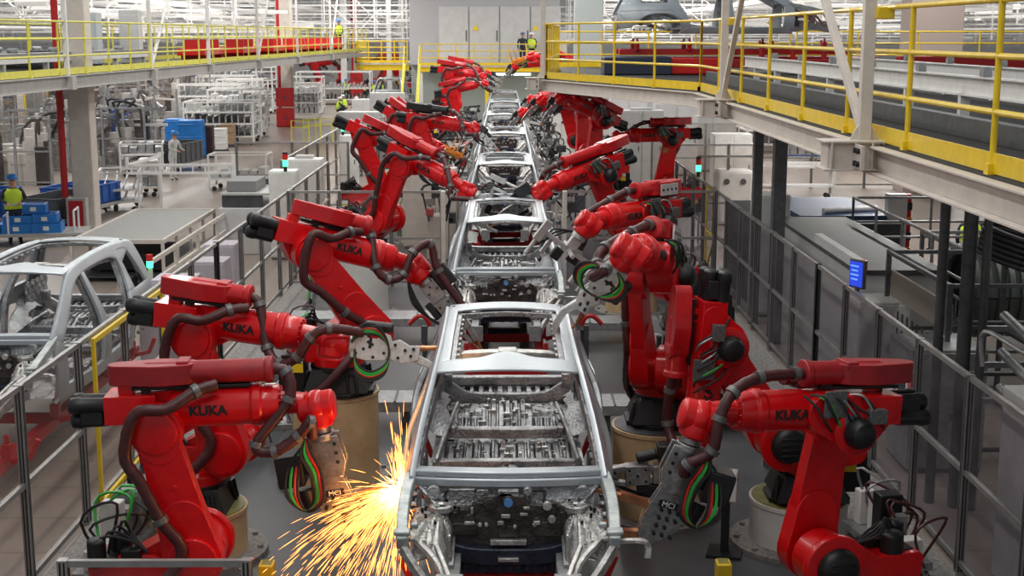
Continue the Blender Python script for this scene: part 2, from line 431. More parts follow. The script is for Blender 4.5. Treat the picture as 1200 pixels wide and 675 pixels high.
        ruled([(2.52, 1.10), (2.60, 1.0), (2.70, .93)], [(2.98, 1.41), (2.80, 1.2), (2.78, .95)], 8, 3)
        bs = off(m).build('body_side', CAR, root, solid=.045, bevel=.012)
        m = MB()
        # inner pillars and inner door-opening flanges
        ri = lambda y, z, d=.06: (sgn * (sx(y, z) - d), y, z)
        m.beam([ri(.05, 1.62), ri(.5, 1.86), ri(.98, 2.12), ri(1.6, 2.19), ri(2.4, 2.20), ri(3.0, 2.15)], .05, .09, k=3)
        m.beam([ri(1.50, 2.15, .07), ri(1.54, 1.6, .09), ri(1.54, 1.05, .10)], .14, .06, up=(1, 0, 0), k=3)
        m.beam([ri(2.72, 1.12, .09), ri(2.86, 1.6, .09), ri(3.02, 2.1, .06)], .12, .06, up=(1, 0, 0), k=3)
        m.beam([ri(4.22, 1.35, .09), ri(4.05, 1.75, .07), ri(3.84, 2.15, .06), ri(3.7, 2.26, .1)], .10, .08, up=(1, 0, 0), k=3)
        m.grid(lambda u, v: (sgn * (.60 + .17 * sin(v * pi / 2) + .02 * sin(u * 24)), 2.75 + 1.2 * u, 1.02 + .58 * sin(pi * (.12 + .76 * u)) * (1 - .35 * (1 - v))), 24, 10)   # rear wheelhouse
        for i in range(14):
            yy = .3 + i * .27; m.cyl((sgn * (sx(yy, 1.1) - .10), yy, 1.04), (sgn * (sx(yy, 1.1) - .05), yy, 1.04), .03, n=8)
        m.grid(lambda u, v: (sgn * (sx(.15 + 2.5 * u, 1.1) - .10 - .03 * (1 if sin(u * 30) > .3 else 0)), .15 + 2.5 * u, .93 + .17 * v), 40, 3)
        m.grid(lambda u, v: (sgn * (sx(3.9, 1.7) - .16 + .02 * sin(u * 31) * sin(v * 17)), 3.2 + .95 * u, 1.25 + .50 * v), 24, 12)
        off(m).build('inner_side', CARIN, root, bevel=.005)
    # floor
    def fz(x, y):
        z = .93
        if y > 2.25: z += .10 * min(1, (y - 2.25) / .08)
        if y > 3.05: z += .14 * min(1, (y - 3.05) / .55)
        t = max(0, 1 - (abs(x) / .17) ** 4) * .11 if y < 2.2 else 0
        rib = 0; ax_ = abs(x)
        if 2.35 < y < 2.95:
            rib = .030 * (1 if (x * 11.5) % 1 > .22 else -1) * (ax_ < .68)
            if ax_ > .1 and (x * 5.75) % 1 < .3 and (y * 16) % 1 > .5: rib += .022
        elif 3.2 < y < 3.95:
            rib = .026 * (1 if (x * 13 + .5) % 1 > .3 else -1) * (ax_ < .22) + .02 * (ax_ < .22)
            if .26 < ax_ < .50: rib += .024 * (1 if (x * 22) % 1 > .5 else -1) * (3.28 < y < 3.5) + .030 * (1 if sin(y * 15 + x * 9) > .2 else 0) * (y > 3.55)
            if ax_ > .52: rib += .03 * sin(y * 22)
        elif y < 2.25: rib = .018 * (1 if sin(x * 27) > .35 else 0) + .014 * (1 if sin(y * 19) > .7 else 0)
        return z + t + rib
    m = MB(); m.grid(lambda u, v: (-.74 + 1.48 * u, .05 + 3.95 * v, fz(-.74 + 1.48 * u, .05 + 3.95 * v)), 110, 120)
    off(m).build('floor_pan', CARIN, root, ang=25)
    rb = random.Random(9); m = MB()
    for k in range(70):
        x = rb.uniform(-.6, .6); y = rb.choice((rb.uniform(2.4, 2.9), rb.uniform(3.15, 3.95), rb.uniform(3.15, 3.95))); z = fz(x, y) + .015
        if k % 2: m.box((x, y, z), (rb.uniform(.02, .09), rb.uniform(.02, .06), .03))
        else: m.cyl((x, y, z - .01), (x, y, z + .015), rb.uniform(.012, .03), n=8)
    q = off(m).build('floor_studs', CAST, root, split=False); q['kind'] = 'stuff'
    m = MB()
    for k in range(46):
        x = rb.uniform(-.6, .6); y = rb.choice((2.98, 3.10, rb.uniform(3.2, 3.95), rb.uniform(2.4, 2.9))); z = fz(x, y) + .026
        m.cyl((x, y, z), (x, y, z + .008), rb.uniform(.010, .026), n=8)
    off(m).build('floor_holes', BLK, root, split=False)
    m = MB()
    m.beam([(-.72, 3.04, 1.13), (0, 3.02, 1.13), (.72, 3.04, 1.13)], .12, .10)
    m.beam([(-.72, 2.28, 1.04), (.72, 2.28, 1.04)], .10, .08); m.beam([(-.72, 1.15, 1.02), (.72, 1.15, 1.02)], .12, .10)
    m.beam([(-.74, 4.02, 1.40), (-.60, 4.05, 1.30), (-.42, 4.08, 1.20), (0, 4.10, 1.18), (.42, 4.08, 1.20), (.60, 4.05, 1.30), (.74, 4.02, 1.40)], .08, .16, k=4)
    m.beam([(-.70, 4.34, 1.34), (0, 4.42, 1.32), (.70, 4.34, 1.34)], .10, .10, k=4)
    for s_ in (-1, 1):
        m.cyl((s_ * .55, 3.0, 1.14), (s_ * .55, 3.0, 1.20), .05, n=10)
        m.box((s_ * .66, 3.95, 1.42), (.14, .14, .20)); m.tube([(s_ * .68, 2.2, 1.1), (s_ * .60, 2.9, 1.22), (s_ * .52, 3.6, 1.28)], .025, k=4)
    off(m).build('cross_member', CARIN, root, bevel=.012)
    m = MB(); m.grid(lambda u, v: (-.62 + 1.24 * u, 4.12 + .26 * v, 1.24 + .03 * (1 if sin(u * 75) > 0 else -1) * (0 < v < 1)), 90, 6)
    m.grid(lambda u, v: (-.68 + 1.36 * u, 4.40 - .03 * v + .03 * (1 - (2 * u - 1) ** 2), 1.30 - .30 * v), 20, 4)
    off(m).build('tail_panel', CARIN, root, solid=.01)
    # windscreen cowl
    m = MB()
    m.beam([(-.765, .05, 1.70), (-.5, -.06, 1.725), (0, -.12, 1.735), (.5, -.06, 1.725), (.765, .05, 1.70)], .13, .05, k=5)
    m.beam([(-.77, -.03, 1.645), (-.5, -.13, 1.665), (0, -.19, 1.675), (.5, -.13, 1.665), (.77, -.03, 1.645)], .05, .07, k=5)
    off(m).build('cowl', CAR, root, bevel=.012)
    # dash panel
    def dz(u, v):
        x = -.66 + 1.32 * u; z = 1.62 - .22 * v
        return (x, -.10 - .10 * v + .03 * (1 if (.12 < u < .35 or .62 < u < .72) and .15 < v < .7 else 0), z)
    m = MB(); m.grid(dz, 44, 14)
    m.box((-.36, -.24, 1.60), (.20, .03, .09)); m.box((-.20, -.24, 1.60), (.09, .03, .08))
    for s_ in (-1, 1):
        m.cyl((s_ * .58, -.16, 1.60), (s_ * .58, -.24, 1.61), .055, n=14); m.beam([(s_ * .70, -.1, 1.62), (s_ * .52, -.32, 1.50)], .035, .03)
    m.box((0, -.26, 1.62), (.16, .06, .05)); m.cyl((.15, -.2, 1.63), (.15, -.28, 1.63), .035, n=10)
    off(m).build('dash_panel', CARIN, root, bevel=.006, solid=0)
    m = MB()
    poly = [(-.45, 1.15), (-.46, 1.45), (-.40, 1.50), (-.31, 1.495), (-.25, 1.555), (-.20, 1.55), (-.17, 1.60), (-.10, 1.60), (-.06, 1.63), (.02, 1.63), (.05, 1.60), (.13, 1.60), (.16, 1.53), (.26, 1.53), (.36, 1.55), (.44, 1.50), (.46, 1.44), (.45, 1.15)]
    m.prism(poly, .24, .29, XZ)
    for (x, z, r) in ((-.14, 1.54, .05), (.0, 1.56, .05), (.02, 1.52, .03), (-.3, 1.42, .045), (.22, 1.40, .04), (-.05, 1.38, .04), (.33, 1.48, .04)):
        m.cyl((x, -.28, z), (x, -.315, z), r, n=12)
    for (x, z, a, b) in ((-.34, 1.34, .2, .1), (.3, 1.34, .22, .12), (0, 1.32, .16, .1)): m.box((x, -.295, z), (a, .03, b))
    off(m).build('firewall_insulation', SOUND, root, bevel=.008)
    m = MB()
    for (x, z, a, b) in ((-.02, 1.455, .07, .03), (-.30, 1.40, .08, .025), (-.06, 1.40, .05, .03), (.12, 1.47, .06, .02), (-.28, 1.50, .02, .05), (.22, 1.40, .05, .03), (.14, 1.52, .05, .02)):
        m.box((x, -.325, z), (a, .03, b))
    for (x, z, r) in ((-.22, 1.385, .016), (-.17, 1.385, .016), (.20, 1.385, .016), (.335, 1.43, .032), (.05, 1.37, .014), (.30, 1.535, .035)): m.cyl((x, -.30, z), (x, -.34, z), r, n=12)
    m.beam([(-.14, -.34, 1.25), (.14, -.34, 1.25)], .05, .04); m.box((0, -.40, 1.13), (.16, .04, .03))
    off(m).build('firewall_bracket', CAST, root, bevel=.004)
    m = MB(); m.lathe([(0, .035), (.012, .035)], (.0, -.315, 1.56), (0, -1, 0), 14)
    off(m).build('blue_cap', mat('blue_cap', (.10, .28, .62), .4), root, label='small blue cap on the firewall')
    # front lower cross member
    m = MB()
    m.beam([(-.50, -.26, 1.19), (-.3, -.33, 1.15), (0, -.34, 1.14), (.3, -.33, 1.15), (.50, -.26, 1.19)], .10, .13, k=3)
    m.grid(lambda u, v: (-.44 + .88 * u, -.30 + .02 * sin(u * 40), 1.14 - .16 * v), 30, 4)
    m.grid(lambda u, v: (-.44 + .88 * u, -.26 + .30 * v, .98), 4, 4)
    off(m).build('front_cross_member', NAVY, root, bevel=.01)
    for s_ in (-1, 1):
        # strut tower, a ribbed cast dome between inner rail and upper rail
        m = MB()
        def tower(u, v):
            y = -.12 - .62 * u; x = .43 + .30 * v
            z = 1.30 + .22 * sin(min(1, v * 2.4 + .1) * pi / 2) - .08 * v
            z -= .20 * max(0, (u - .62) / .38) ** 1.5
            z += .016 * (1 if sin(atan2(y + .35, x - .52) * 18) > .1 else -1) * (.03 < v < .95) * (.04 < u < .98)
            return (s_ * x, y, z)
        m.grid(tower, 34, 22)
        m.lathe([(0, .085), (.03, .085), (.035, .06), (.02, .045), (.02, .03)], (s_ * .52, -.30, 1.50), (0, 0, 1), 16)
        for k in range(3): m.cyl((s_ * .52 + .062 * cos(k * 2.1), -.30 + .062 * sin(k * 2.1), 1.51), (s_ * .52 + .062 * cos(k * 2.1), -.30 + .062 * sin(k * 2.1), 1.545), .01, n=6)
        # arch of the wheelhouse in front
        m.tube([(s_ * .735, -.62, 1.42), (s_ * .64, -.74, 1.37), (s_ * .53, -.84, 1.28), (s_ * .45, -.96, 1.14), (s_ * .42, -1.05, 1.02)], .028, k=5)
        off(m).build('strut_tower', CAST, root, solid=.010, ang=28)
        m = MB(); m.grid(lambda u, v: (s_ * (.43 + (.018 if sin(u * 40) > 0 else 0)), -.12 - .60 * u, 1.30 - .16 * v - .10 * u), 40, 5)
        m.beam([(s_ * .43, -.12, 1.30), (s_ * .43, -.72, 1.20)], .03, .03); off(m).build('rail_apron', GALV, root, solid=.01)
        m = MB()
        for k in range(16): a_ = k * .62; m.cyl((s_ * (.52 + .14 * cos(a_)), -.36 + .2 * sin(a_), 1.50), (s_ * (.52 + .14 * cos(a_)), -.36 + .2 * sin(a_), 1.535 - .03 * (k % 3)), .012, n=7)
        off(m).build('tower_stud', BLK, root, split=False)
        m = MB(); m.cyl((s_ * .52, -.30, 1.522), (s_ * .52, -.30, 1.527), .04, n=16)
        off(m).build('strut_hole', BLK, root)
        m = MB()
        m.beam([(s_ * .76, .02, 1.66), (s_ * .785, -.25, 1.62), (s_ * .79, -.60, 1.55), (s_ * .775, -.92, 1.46)], .085, .10, k=4)
        m.box((s_ * .79, -.45, 1.615), (.05, .10, .02)); m.box((s_ * .70, -.70, 1.52), (.06, .05, .04)); m.box((s_ * .78, -.86, 1.53), (.12, .10, .03))
        off(m).build('upper_rail', mat('phosphate_grey_steel', (.55, .59, .58), .42, metal=.4, c2=(.34, .38, .38), nscale=9, bump=.2), root, bevel=.012)
        m = MB()
        m.beam([(s_ * .775, -.90, 1.42), (s_ * .66, -1.02, 1.28), (s_ * .52, -1.14, 1.12), (s_ * .47, -1.24, 1.02)], .05, .07, k=3)
        m.beam([(s_ * .70, -.62, 1.40), (s_ * .56, -.66, 1.36)], .05, .02); m.box((s_ * .64, -.70, 1.40), (.05, .05, .03)); m.box((s_ * .72, -.72, 1.42), (.05, .05, .03))
        m.beam([(s_ * .54, -.7, 1.36), (s_ * .44, -.98, 1.24), (s_ * .40, -1.1, 1.10)], .035, .03, k=3)
        off(m).build('brace', CAST, root, bevel=.006)
        m = MB()
        m.beam([(s_ * .43, -.10, 1.06), (s_ * .41, -.6, 1.10), (s_ * .42, -1.0, 1.10), (s_ * .44, -1.35, 1.04)], .10, .17, k=4)
        m.box((s_ * .43, -1.02, 1.22), (.20, .10, .06)); m.box((s_ * .40, -1.36, 1.04), (.16, .03, .22))
        for i in range(6): m.cyl((s_ * .49, -.4 - i * .15, 1.12), (s_ * .50, -.4 - i * .15, 1.12), .018, n=8)
        off(m).build('front_rail', GALV, root, bevel=.012)
    m = MB(); m.beam([(.79, -.82, 1.43), (.90, -.84, 1.45), (1.01, -.86, 1.44), (1.02, -.88, 1.33)], .05, .03, k=3)
    off(m).build('fender_bracket', CAST, root, bevel=.004)
    return root
def make_skid():
    t = empty('car_skid'); t['category'] = 'skid'
    m = MB()
    for s_ in (-1, 1): m.box((s_ * .50, 1.4, .52), (.12, 6.0, .14))
    m.build('side_rail', REDF, t, bevel=.01)
    for y in (-1.45, -.75, .7, 2.3, 4.0, 4.3):
        MB().box((0, y, .52), (.9 if y != -.75 else 1.0, .10, .12)).build('crossbar', REDF, t, bevel=.01)
    m = MB()
    for s_ in (-1, 1):
        for y in (-1.15, .5, 2.6, 3.95):
            m.box((s_ * .56, y, .66), (.10, .12, .20)); m.beam([(s_ * .60, y, .55), (s_ * .82, y, .60), (s_ * .90, y + .02, .80)], .06, .06)
            m.cyl((s_ * .56, y, .74), (s_ * .56, y, .86), .03, n=8)
    m.build('locating_post', REDF, t, bevel=.008)
    return t
car0 = make_car(); skid0 = make_skid()
PITCH = 9.45
where = ['nearest bare silver car body of the middle line, beside the spray of sparks',
 'second bare silver car body in the line, directly behind the nearest one',
 'third bare silver car body in the line, between the robots with orange guns',
 'fourth bare silver car body in the line, counted from the nearest',
 'fifth bare silver car body in the line, counted from the nearest',
 'sixth bare silver car body in the line, counted from the nearest',
 'farthest bare silver car body in the line, by the tunnel under the grey room']
for i in range(7):
    c = car0 if i == 0 else copy_tree(car0)
    c.location = (.035, 10.35 + PITCH * i, .75); c['label'] = where[i]
    s_ = skid0 if i == 0 else copy_tree(skid0)
    s_.location = (.035, 10.35 + PITCH * i, 0)
    s_['label'] = 'red steel skid carrying the ' + ['nearest', 'second', 'third', 'fourth', 'fifth', 'sixth', 'farthest'][i] + ' car body of the middle line'
    s_['group'] = 'red skids under the car bodies'
c = copy_tree(car0); c.location = (-6.02, 15.62, .68); c['label'] = 'bare silver car body on the left side line, behind the glazed fence'; del c['group']
s_ = copy_tree(skid0); s_.location = (-6.02, 15.62, -.07); s_['label'] = 'red skid under the bare car body on the left side line'
# the conveyor under the line
m = MB()
for s_ in (-1, 1): m.bb((s_ * .32 - .06, 7, .006), (s_ * .32 + .06, 74, .43))
for k in range(34): m.bb((-.3, 8 + 2 * k, .25), (.3, 8.1 + 2 * k, .35))
cv = m.build('skid_conveyor', DGALV, None, bevel=.01)
tag(cv, 'dark steel conveyor track running under the line of car bodies', 'conveyor')

#@@ROBOTS
# ------------------------------------------------------------------ industrial robots
REDH2 = mat('hood_red', (.60, .006, .010), .36, coat=.2, c2=(.46, .006, .010), nscale=6)
CLAMP = mat('clamp_grey', (.20, .20, .20), .45, metal=.5, noise=.4, nscale=30)
PROTO = {}
def proto(key, fn):
    """build the pieces of a link once, remember them, hand out copies afterwards"""
    if key not in PROTO:
        hold = bpy.data.objects.new('hold', None); col.objects.link(hold); fn(hold)
        PROTO[key] = hold; hold['hold'] = 1
    return PROTO[key]
def stamp(key, fn, parent, M):
    def cp(o, par, M=None):
        c = o.copy(); col.objects.link(c); c.parent = par
        if M is not None: c.matrix_local = M @ o.matrix_local
        for ch in o.children: cp(ch, c)
        return c
    return [cp(o, parent, M) for o in list(proto(key, fn).children)]
LA, UA = 1.15, 1.30
def p_base(h):
    m = MB(); m.prism([(.44 * cos(pi / 8 + k * pi / 4), .44 * sin(pi / 8 + k * pi / 4)) for k in range(8)], 0, .05)
    m.add([(x * .36 if z == 0 else x * .27, y * .36 if z == 0 else y * .27, .05 + z * .25) for z in (0, 1) for x, y in ((-1, -1), (1, -1), (1, 1), (-1, 1))],
          [(0, 1, 2, 3), (4, 5, 6, 7), (0, 1, 5, 4), (1, 2, 6, 5), (2, 3, 7, 6), (3, 0, 4, 7)])
    m.lathe([(0, .31), (.06, .31)], (0, 0, .27), n=28)
    for k in range(4):
        a = k * pi / 2 + .4; m.tube([(.40 * cos(a), .40 * sin(a), .04), (.34 * cos(a), .34 * sin(a), .26), (.40 * cos(a + .2), .40 * sin(a + .2), .26), (.44 * cos(a + .2), .44 * sin(a + .2), .04)], .02, n=6)
    m.build('base_frame', BLK, h, bevel=.012, split=False)
    m = MB(); m.box((-.47, -.12, .27), (.26, .34, .42)); m.box((-.62, -.10, .20), (.06, .20, .2))
    c = m.build('connection_box', BLK, h, bevel=.015)
    m = MB()
    for sy in (-.295, .055): m.box((-.42, sy, .33), (.13, .006, .10))
    m.build('warning_sticker', STICK, c)
    m = MB()
    for sy in (-.295, .055): m.box((-.42, sy, .43), (.13, .006, .08))
    m.build('rating_sticker', STICKW, c)
def p_carousel(h):
    m = MB(); m.lathe([(0, .30), (.10, .30), (.14, .26)], (0, 0, .32), n=30)
    m.prism(hull([(.35, .675, .24), (-.05, .50, .20), (.05, .44, .2)]), -.30, -.02, XZ)
    m.prism(hull([(-.02, .50, .17), (-.42, .50, .12), (-.50, .62, .06)]), -.22, .06, XZ)
    for k in range(18):
        a = k * 2 * pi / 18; m.cyl((.35 + .24 * cos(a), .30, .675 + .24 * sin(a)), (.35 + .24 * cos(a), .335, .675 + .24 * sin(a)), .014, n=6)
    m.lathe([(0, .27), (.05, .285), (.09, .28), (.10, .20)], (.35, .27, .675), (0, 1, 0), 32)
    m.build('carousel', RED, h, bevel=.022, seg=3, split=False)
    m = MB(); m.lathe([(0, .19), (.06, .185), (.10, .16), (.12, .12)], (.35, .345, .675), (0, 1, 0), 20)
    for k in range(4): m.box((.35, .45, .59 + k * .055), (.22, .05, .025))
    m.build('shoulder_motor', BLK, h, bevel=.008, split=False)
    m = MB(); m.lathe([(0, .10), (.28, .10), (.30, .07)], (-.30, .12, .55), n=18); m.lathe([(0, .08), (.22, .08), (.24, .05)], (-.46, -.10, .62), n=14)
    m.box((-.18, -.05, .70), (.16, .14, .10)); m.box((-.40, .02, .66), (.2, .26, .06))
    m.build('column_motor', BLK, h, bevel=.01, split=False)
    m = MB()
    for k in range(4):
        m.tube([(-.5 + .05 * k, -.15 + .08 * k, .64), (-.42 + .05 * k, -.1 + .05 * k, .86 + .03 * k), (-.2, -.06 + .05 * k, .82), (-.05, -.05, .70)], .013, n=6, k=4)
    m.build('column_cable', BLKR, h, split=False)
def p_lower(h):
    m = MB()
    m.prism(hull([(0, 0, .25), (.02, .35, .19)]), .05, .23, XZ)
    m.prism(hull([(0, .05, .23), (.0, LA, .155)]), .07, .21, XZ)
    m.prism(hull([(0, LA - .12, .16), (0, LA, .215)]), .03, .22, XZ)
    m.lathe([(0, .185), (.03, .18), (.035, .15)], (0, -.215, LA), (0, -1, 0), 28)
    m.lathe([(0, .215), (.04, .21), (.045, .17)], (0, -.225, 0), (0, -1, 0), 28)
    for k in range(3): m.cyl((.02, -.20, .38 + k * .14), (.02, -.222, .38 + k * .14), .022, n=10)
    m.build('lower_arm', RED, h, bevel=.028, seg=3, split=False)
def p_upper(h):
    m = MB()
    m.prism(hull([(-.04, .0, .19), (.26, .14, .165), (-.28, .17, .11)]), -.26, -.0, XZ)
    m.box((-.22, .08, .16), (.42, .34, .24)); m.lathe([(0, .20), (.05, .20), (.06, .16)], (0, .25, 0), (0, 1, 0), 26)
    ax = (0, .06, .14)
    m.lathe([(.10, .15), (.14, .172), (.76, .168), (.78, .183), (.84, .183), (.86, .166), (.98, .160), (1.0, .15), (1.01, .10), (1.20, .085), (1.22, .10)], ax, (1, 0, 0), 30)
    for k in range(16):
        a = k * 2 * pi / 16; m.cyl((.98, .06 + .14 * cos(a), .14 + .14 * sin(a)), (1.015, .06 + .14 * cos(a), .14 + .14 * sin(a)), .011, n=6)
    m.box((.18, .04, .33), (.10, .08, .10)); m.box((-.26, .04, .31), (.12, .10, .10))
    u = m.build('upper_arm', RED, h, bevel=.018, seg=3, split=False)
    m = MB()
    for (y, z) in ((-.02, .20), (.12, .20), (.19, .08), (.05, .06)):
        m.lathe([(0, .062), (.20, .065), (.22, .075), (.29, .07), (.31, .04)], (-.42, y, z), (-1, 0, 0), 14)
    m.box((-.54, .08, .14), (.18, .26, .20))
    m.build('wrist_motor', BLK, h, bevel=.01, split=False)
    m = MB(); m.lathe([(0, .13), (.05, .13), (.12, .10), (.14, .06)], (0, .31, 0), (0, 1, 0), 20)
    m.build('elbow_motor', BLK, h, bevel=.006)
    for sgn in (-1, 1):
        M = frame((.42 if sgn < 0 else .56, .06 + sgn * .172, .14), (-sgn * -1 * -1 if False else (1 if sgn < 0 else -1), 0, 0), (0, sgn, 0))
        text('KUKA', .115, INK, u, M, depth=.003, bold=.004)
def p_cables(h):
    rn = random.Random(4)
    m = MB(); m.box((.22, .30, .24), (.20, .02, .22)); m.box((.05, .29, .10), (.14, .05, .10)); m.box((-.15, .33, .14), (.16, .08, .12)); p = m.build('elbow_plate', CLAMP, h, bevel=.005, split=False)
    for k in range(9):
        x = .35 - .06 * k; q = [(x + .12, .22, .30), (x + .04, .29 + rn.uniform(0, .04), .26 + rn.uniform(-.05, .05)), (x - .06, .30 + rn.uniform(0, .04), .12 + rn.uniform(-.06, .05)), (x - .16, .24, .04 + rn.uniform(-.06, .06))]
        MB().tube(q, .011, 6, 5).build('cable', [BLKR, BLKR, GREEN, BLKR, GALV, HOSE, BLKR, GALV, BLKR][k], p, ang=60)
def p_wrist(h):
    m = MB(); m.ball((0, 0, 0), .145, 20, (1, .9, 1)); m.lathe([(-.16, .10), (-.14, .13), (.14, .13), (.16, .10)], (0, 0, 0), (0, 1, 0), 22)
    m.lathe([(0, .12), (.04, .135), (.16, .125), (.18, .09)], (0, 0, 0), (1, 0, 0), 22)
    m.build('wrist', RED, h, bevel=.01, split=False)
    m = MB(); m.lathe([(0, .085), (.05, .085)], (.175, 0, 0), (1, 0, 0), 20); m.build('flange', STEEL, h, bevel=.005)
def retractor(root, M, r0, r1, mt, plate=False):
    m = MB(); y = .04; z = .45
    m.prism(hull([(r0 + .09, y, .09), (r0 + .42, y, .155), (r0 + .60, y, .13)]), z - .09, z + .08)
    m.lathe([(0, .05), (.03, .10), (r1 - r0 - .34, .10), (r1 - r0 - .33, .115), (r1 - r0 - .28, .115), (r1 - r0 - .27, .08)], (r0 + .28, y, z - .01), (1, 0, 0), 20)
    m.box((r0 + .62, y + .02, z + .07), (.10, .20, .06))
    m.v = [M @ p for p in m.v]
    a = m.build('hose_retractor', mt, root, bevel=.03, seg=3, split=False)
    m = MB(); m.box(((r0 + r1) / 2, y, z - .125), ((r1 - r0) * .72, .12, .03))
    for xx in (max(r0 + .3, -.30), .18): m.box((xx, y, z - .14), (.07, .1, .10))
    m.v = [M @ p for p in m.v]; m.build('retractor_bracket', BLK, a, bevel=.006, split=False)
    if plate:
        m = MB(); m.box((r0 + .42, .20, z - .02), (.36, .02, .15)); m.box((r0 + .42, -.12, z - .02), (.36, .02, .15))
        m.v = [M @ p for p in m.v]; q = m.build('white_plate', WPLATE, a, split=False)
        m = MB()
        for k in range(4): m.cyl((r0 + .29 + k * .09, .205, z - .02), (r0 + .29 + k * .09, .214, z - .02), .02, n=8)
        m.v = [M @ p for p in m.v]; m.build('hole', BLK, q, split=False)
def clampring(p, d, r=.065, w=.05):
    d = V(d).normalized(); p = V(p)
    return MB().lathe([(0, r), (w, r)], p - d * w / 2, d, 14)
def hose(root, pts, r=.042, mt=None, rings=(), name='hose', k=6, corr=.10):
    m = MB().tube(pts, r, 10, k, corr); h = m.build(name, mt or HOSE, root, ang=60, split=False)
    for i in rings:
        i0 = max(i - 1, 0); i1 = min(i + 1, len(pts) - 1)
        clampring(pts[i], V(pts[i1]) - V(pts[i0]), r * 1.35, r * 1.1).build('hose_clamp', CLAMP, h)
    return h
def dots(m, pts, z0, z1, r=.012, n=8):
    for x, y in pts: m.cyl((x, y, z0), (x, y, z1), r, n=n)
    return m
def gun(kind, root, M, sc=1., hz=1):
    rnd = random.Random(ord(kind) % 7 + 3)
    def B(m, name, mt, par, **k):
        m.v = [M @ (p * sc) for p in m.v]; return m.build(name, mt, par, **k)
    m = MB()
    if kind in 'co':
        pm = ORANGE if kind == 'o' else STEEL
        m.lathe([(0, .10), (.05, .10)], (.20, 0, 0), (1, 0, 0), 16)
        m.prism([(.22, -.12), (.22, .12), (.42, .15), (.58, .10), (.56, -.10), (.40, -.16)], -.075, -.05); m.prism([(.22, -.12), (.22, .12), (.42, .15), (.58, .10), (.56, -.10), (.40, -.16)], .05, .075)
        m.box((.40, .0, 0), (.30, .14, .11))
        m.prism([(.50, -.02), (.52, .10), (.78, .17), (.98, .16), (1.0, .06), (.84, -.10), (.62, -.14)], -.045, -.02); m.prism([(.50, -.02), (.52, .10), (.78, .17), (.98, .16), (1.0, .06), (.84, -.10), (.62, -.14)], .02, .045)
        m.box((.74, .03, 0), (.22, .12, .05))
        g = B(m, 'weld_gun', pm, root, bevel=.006, split=False)
        m = MB(); pts = [(.70 + .06 * i, -.06 + .06 * j) for i in range(4) for j in range(3)] + [(.28 + .07 * i, .09 - .18 * j) for i in range(3) for j in range(2)]
        dots(m, [p for p in pts if rnd.random() < .9], -.082, .082, .014); B(m, 'bolt', BLK, g, split=False)
        m = MB()
        m.beam([(.72, .12, 0), (.70, .25, 0), (.70, .36, 0)], .05, .07, k=2); m.cyl((.70, .34, 0), (.72, .62, 0), .022, .014, 10)
        m.beam([(.92, .12, 0), (.96, .26, 0), (.93, .38, 0)], .05, .07, k=2); m.cyl((.93, .36, 0), (.90, .62, 0), .022, .014, 10)
        B(m, 'electrode', COPPER, g)
        m = MB(); m.box((.44, -.27, 0), (.24, .20, .22)); m.box((.44, -.15, 0), (.1, .08, .1)); m.cyl((.60, -.20, .02), (.78, -.17, .02), .06, .05, 14); B(m, 'transformer', BLK, g, bevel=.02)
        if kind == 'c':
            for sg in (-1, 1):
                m = MB(); m.box((.66, .02, sg * .05), (.05, .14, .006)); lb = B(m, 'nameplate', INK, g)
                Mt = M @ Mx.Scale(sc, 4) @ Mx.Translation((.66, .02, sg * .0545)) @ frame((0, 0, 0), (0, 1 * (1 if sg > 0 else -1), 0), (0, 0, sg))
                text('MCI', .055, INKW, g, Mt, depth=.002)
        for mt, of in ((GREEN, 0), (REDH, .03), (BLKR, .05), (BLKR, -.03)):
            m = MB().tube([(a_, b_, c_ * hz) for a_, b_, c_ in [(.20, -.10, .12), (.30, -.12 + of, .17), (.46, -.08 + of, .16), (.66, -.10 + of, .14 + of), (.74, -.20, .12), (.60, -.28 + of, .15), (.40, -.24 + of, .10), (.26, -.14, .08)]], .012, 6, 6)
            B(m, 'gun_hose', mt, g)
    elif kind == 'x':
        m.lathe([(0, .10), (.06, .10)], (.18, 0, 0), (1, 0, 0), 16)
        out = [(.20, -.12), (.20, .13), (.30, .15), (.34, .08), (.44, .08), (.47, .15), (.56, .13), (.60, .02), (.54, -.12), (.36, -.14)]
        m.prism(out, .05, .075); m.prism(out, -.075, -.05); m.box((.40, -.02, 0), (.34, .16, .11))
        out2 = [(.56, -.10), (.56, .06), (.66, .10), (.76, .05), (.86, .06), (.86, -.08), (.70, -.13)]
        m.prism(out2, .03, .055); m.prism(out2, -.055, -.03); m.box((.70, -.03, 0), (.24, .10, .06))
        g = B(m, 'weld_gun', WPLATE, root, bevel=.006, split=False)
        m = MB(); dots(m, [(.25, .08), (.25, -.08), (.32, -.03), (.40, .02), (.50, .10), (.52, -.05), (.42, -.10), (.62, .04), (.72, -.0), (.80, .02), (.66, -.08), (.78, -.05), (.36, .04)], -.082, .082, .016)
        m.box((.38, .03, 0), (.03, .1, .158)); B(m, 'bolt', BLK, g, split=False)
        m = MB(); m.beam([(.82, -.06, 0), (1.0, -.12, 0), (1.18, -.10, 0), (1.34, .0, 0)], [.09, .07, .07, .05] * 1, .07, up=(0, 0, 1)) ; B(m, 'gun_arm', WPLATE, g, bevel=.01)
        m = MB(); m.cyl((.82, .03, 0), (1.02, .06, 0), .03, .022, 10); m.cyl((1.02, .06, 0), (1.34, .04, 0), .013, .010, 8); B(m, 'electrode', COPPER, g)
        m = MB(); m.box((.36, -.02, -.17), (.30, .18, .16)); m.cyl((.30, .2, 0), (.58, .2, 0), .05, n=12); B(m, 'transformer', BLK, g, bevel=.015)
